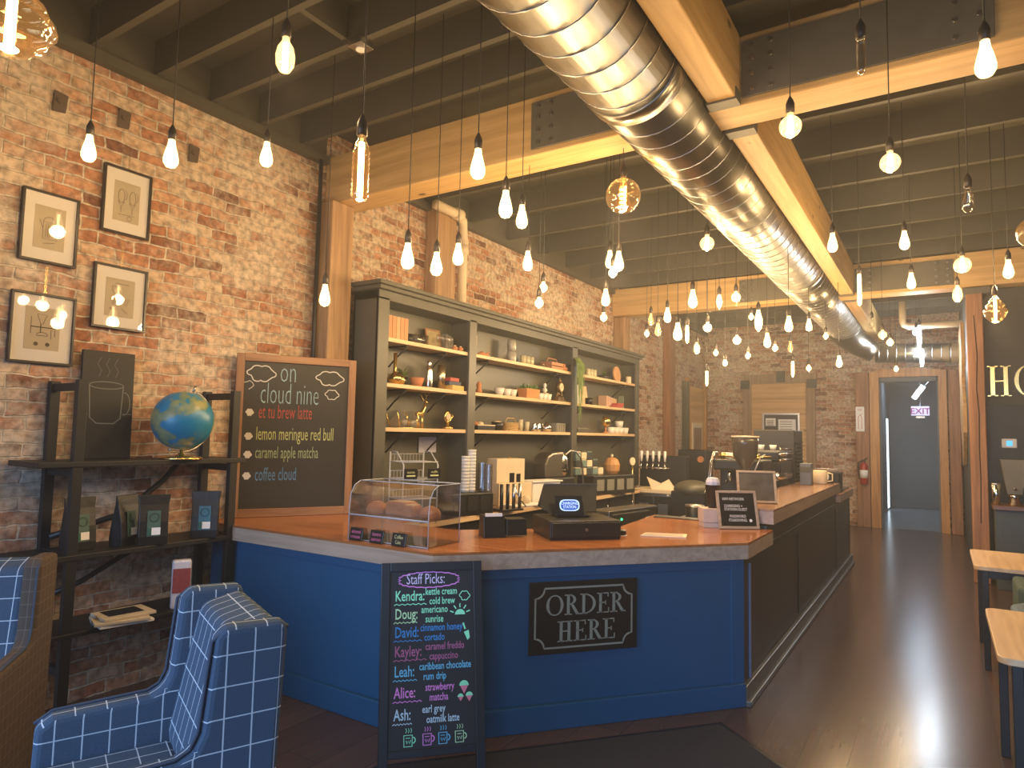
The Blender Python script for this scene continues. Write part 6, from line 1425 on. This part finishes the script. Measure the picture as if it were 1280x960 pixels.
BULBS = [
(-2.02,0.69,2.71,1.00,4.215,'beehive','large ribbed amber beehive bulb at the top left corner'),
(-3.67,1.63,3.07,1.00,4.215,'st','small glowing teardrop bulb, leftmost of the row before the brick wall'),
(-3.17,1.78,2.99,1.00,4.215,'st','small glowing teardrop bulb hanging upper right of the top framed print'),
(-2.11,1.61,3.09,1.00,4.215,'oval','glowing elongated oval bulb under the dark joists, upper left'),
(-3.15,2.31,3.18,1.00,4.215,'st','small glowing teardrop bulb nearest the ceiling corner left of the timber post'),
(-1.78,1.71,2.61,1.07,4.215,'honeycomb','long ribbed glass tube bulb before the left end of the near beam'),
(-3.32,2.92,2.51,1.00,4.215,'st','small glowing teardrop bulb beside the timber post above the chalkboard menu'),
(-1.78,2.44,2.89,1.00,4.215,'st','glowing teardrop bulb hanging before the near timber beam'),
(-2.40,2.67,2.59,1.00,4.215,'st','glowing teardrop bulb on long cord above the bookcase left corner'),
(-2.52,3.06,2.65,1.00,4.215,'st','glowing teardrop bulb hanging before the post behind the bookcase, left of the white pipe'),
(-2.59,3.36,2.79,1.00,4.215,'st','glowing teardrop bulb hanging before the white pipe above the bookcase'),
(-1.84,2.77,2.81,1.00,4.215,'st','glowing teardrop bulb just below the near beam, left of a twin'),
(-2.08,3.31,2.94,1.00,4.215,'st','glowing teardrop bulb just below the near beam, right of a twin'),
(-2.42,3.94,2.86,1.00,3.55,'st','small glowing bulb before the brick wall above the bookcase middle'),
(-2.58,4.44,2.78,1.00,4.215,'g60','small round bulb, upper of the two above the middle of the bookcase cornice'),
(-2.51,4.26,2.62,1.00,4.215,'g60','small round bulb, lower of the two above the middle of the bookcase cornice'),
(-1.73,4.00,3.21,1.19,3.55,'g200','big clear globe bulb with spiral filament left of the duct'),
(-2.18,4.79,3.04,1.00,4.215,'st','thin glowing bulb, left of the cluster of three below the big globe'),
(-1.88,4.28,2.87,1.00,4.215,'st','tall glowing bulb, right of the cluster of three below the big globe'),
(-1.96,4.36,2.81,1.00,4.215,'g60','round glowing bulb, lowest of the cluster of three below the big globe'),
(-2.30,4.98,2.78,1.00,4.215,'st','glowing bulb before the far beam left end above another round one'),
(-2.53,5.44,2.70,1.00,4.215,'g60','round glowing bulb above the right end of the bookcase'),
(-1.78,6.05,3.42,1.34,4.215,'g95','white glowing globe bulb against the dark ceiling left of the duct'),
(-1.78,5.63,2.84,1.11,4.215,'st','glowing teardrop bulb hanging before the middle of the far beam'),
(-1.78,6.45,2.96,1.08,4.215,'spindle','slim spindle bulb before the far beam, between a teardrop and a globe'),
(-1.78,7.08,3.12,1.13,4.215,'g80','round glowing bulb before the bolted steel plate of the far beam'),
(-2.18,6.12,2.81,1.00,4.215,'st','small glowing teardrop bulb at the lower edge of the far beam'),
(-2.64,6.89,2.92,1.00,4.215,'dim','tiny dim amber bulb below the far beam left part, upper of two'),
(-2.33,6.27,2.70,1.00,4.215,'dim','tiny dim amber bulb below the far beam left part, lower of two'),
(-2.94,7.54,2.87,1.00,4.215,'g60','tiny pinkish glowing bulb right of the bookcase top'),
(-1.78,5.24,2.50,1.02,4.215,'st','bright teardrop bulb hanging below the far beam, right of the dim pair'),
(-2.06,6.34,2.65,1.00,4.215,'tube','thin glowing tube bulb below the far beam beside a bright teardrop'),
(-1.92,6.54,2.73,1.00,4.215,'g80','bright round bulb against the dark back ceiling'),
(-2.44,7.87,2.71,1.00,4.215,'oval','small oval glowing bulb before the back brick corner'),
(-2.39,8.50,2.72,1.00,4.215,'g60','small round glowing bulb above the inner wooden door'),
(-2.24,8.37,2.57,1.00,4.215,'g60','small round glowing bulb, lower right neighbour of another before the back bricks'),
(-2.29,7.77,2.34,1.00,4.215,'tube','thin glowing tube bulb hanging lowest before the inner wooden door'),
(-1.78,7.11,2.67,1.00,4.215,'g80','round amber rimmed bulb before the top of the back brick wall'),
(-2.00,8.52,2.67,1.00,4.215,'g60','small round glowing bulb above the left corner of the boarded doorway'),
(-1.93,8.40,3.13,1.00,4.215,'g60','small glowing bulb beside a taller oval bulb below the far beam'),
(-1.78,8.10,3.03,1.31,4.215,'bigoval','tall oval glowing bulb on a short cord under the far beam'),
(-1.13,6.33,2.68,1.00,3.38,'st','bright teardrop bulb left of the duct against the dark back ceiling'),
(-1.78,8.57,2.86,1.25,4.215,'st','bright teardrop bulb before the back wall, upper of a close pair'),
(-1.78,9.03,2.81,1.14,4.215,'g60','small bright bulb before the back wall, lower of a close pair'),
(-1.78,10.08,2.96,1.19,4.215,'dim','tiny dim bulb above the star shaped filament bulb'),
(-1.78,10.24,2.66,1.30,4.215,'tube','glowing tube bulb with glinting glass above the boarded doorway'),
(-1.24,8.15,2.95,1.00,3.38,'st','bright teardrop bulb touching the lower left edge of the duct'),
(-1.18,9.02,2.93,1.00,3.38,'g60','small round bulb half tucked behind the duct lower edge'),
(-1.01,8.80,2.59,1.00,3.55,'st','glowing teardrop bulb below the end of the duct'),
(-1.78,11.63,2.79,1.27,4.215,'g60','small glowing bulb above the right corner of the boarded doorway'),
(-0.67,8.98,3.05,1.00,4.215,'unlit','tiny unlit bulb above the far end of the duct'),
(-0.58,9.29,2.94,1.00,4.215,'g95','amber globe bulb, left of two above the far doorway'),
(-0.56,10.37,2.99,1.06,4.215,'g80','amber globe bulb, right of two above the far doorway'),
(-0.31,12.75,3.45,1.22,4.215,'g80c','cool white round bulb beside the long white tube above the far doorway'),
(-0.27,12.75,3.35,1.31,4.215,'tubec','long cool white tube bulb above the far doorway, upper of two'),
(-0.24,12.75,3.03,1.21,4.215,'tubec2','cool white tube bulb just above the far doorway, lower of two'),
(-0.52,10.90,2.67,1.00,4.215,'g60','small bright bulb before the arched head of the far doorway casing'),
(-0.57,6.43,2.96,1.00,4.215,'longtube','long slim glowing tube bulb right of the duct'),
(-0.64,5.30,3.09,1.00,4.215,'st','bright teardrop bulb before the lengthwise beam'),
(-0.20,5.70,3.15,1.00,4.215,'st','bright teardrop bulb on the dark ceiling in the middle right bay'),
(-0.19,6.67,3.04,1.00,4.215,'st','bright teardrop bulb before the steel plate of the far beam right part'),
(0.17,6.30,3.05,1.00,4.215,'g125','clear glass globe with bright core before the far beam above the red brown post'),
(0.14,6.66,2.89,1.00,4.215,'oval','glowing oval bulb beside the top of the red brown post'),
(0.45,6.13,2.95,1.00,4.215,'st','glowing teardrop bulb hanging before the far beam right end'),
(0.36,6.10,2.65,1.00,4.215,'beehivesm','amber ribbed beehive bulb above the dark sign wall'),
(0.43,4.35,2.75,1.00,4.215,'g125b','clear amber globe bulb cut off by the right edge of the view'),
(0.15,4.27,2.95,1.00,4.215,'unlit','unlit clear bulb on the dark ceiling at the upper right'),
(-0.18,3.64,2.99,0.96,4.215,'g95','round globe bulb glowing under the ceiling below the near beam right part'),
(-0.54,3.11,3.04,1.00,4.215,'g95','round globe bulb hanging below the near beam beside the duct'),
(-0.23,2.82,3.14,1.00,4.215,'unlittube','unlit clear tube bulb before the steel plate of the near beam'),
(0.17,2.96,3.08,1.00,4.215,'st','brightest teardrop bulb hanging before the near beam right end'),
]
for a in BULBS: pendant(*a)
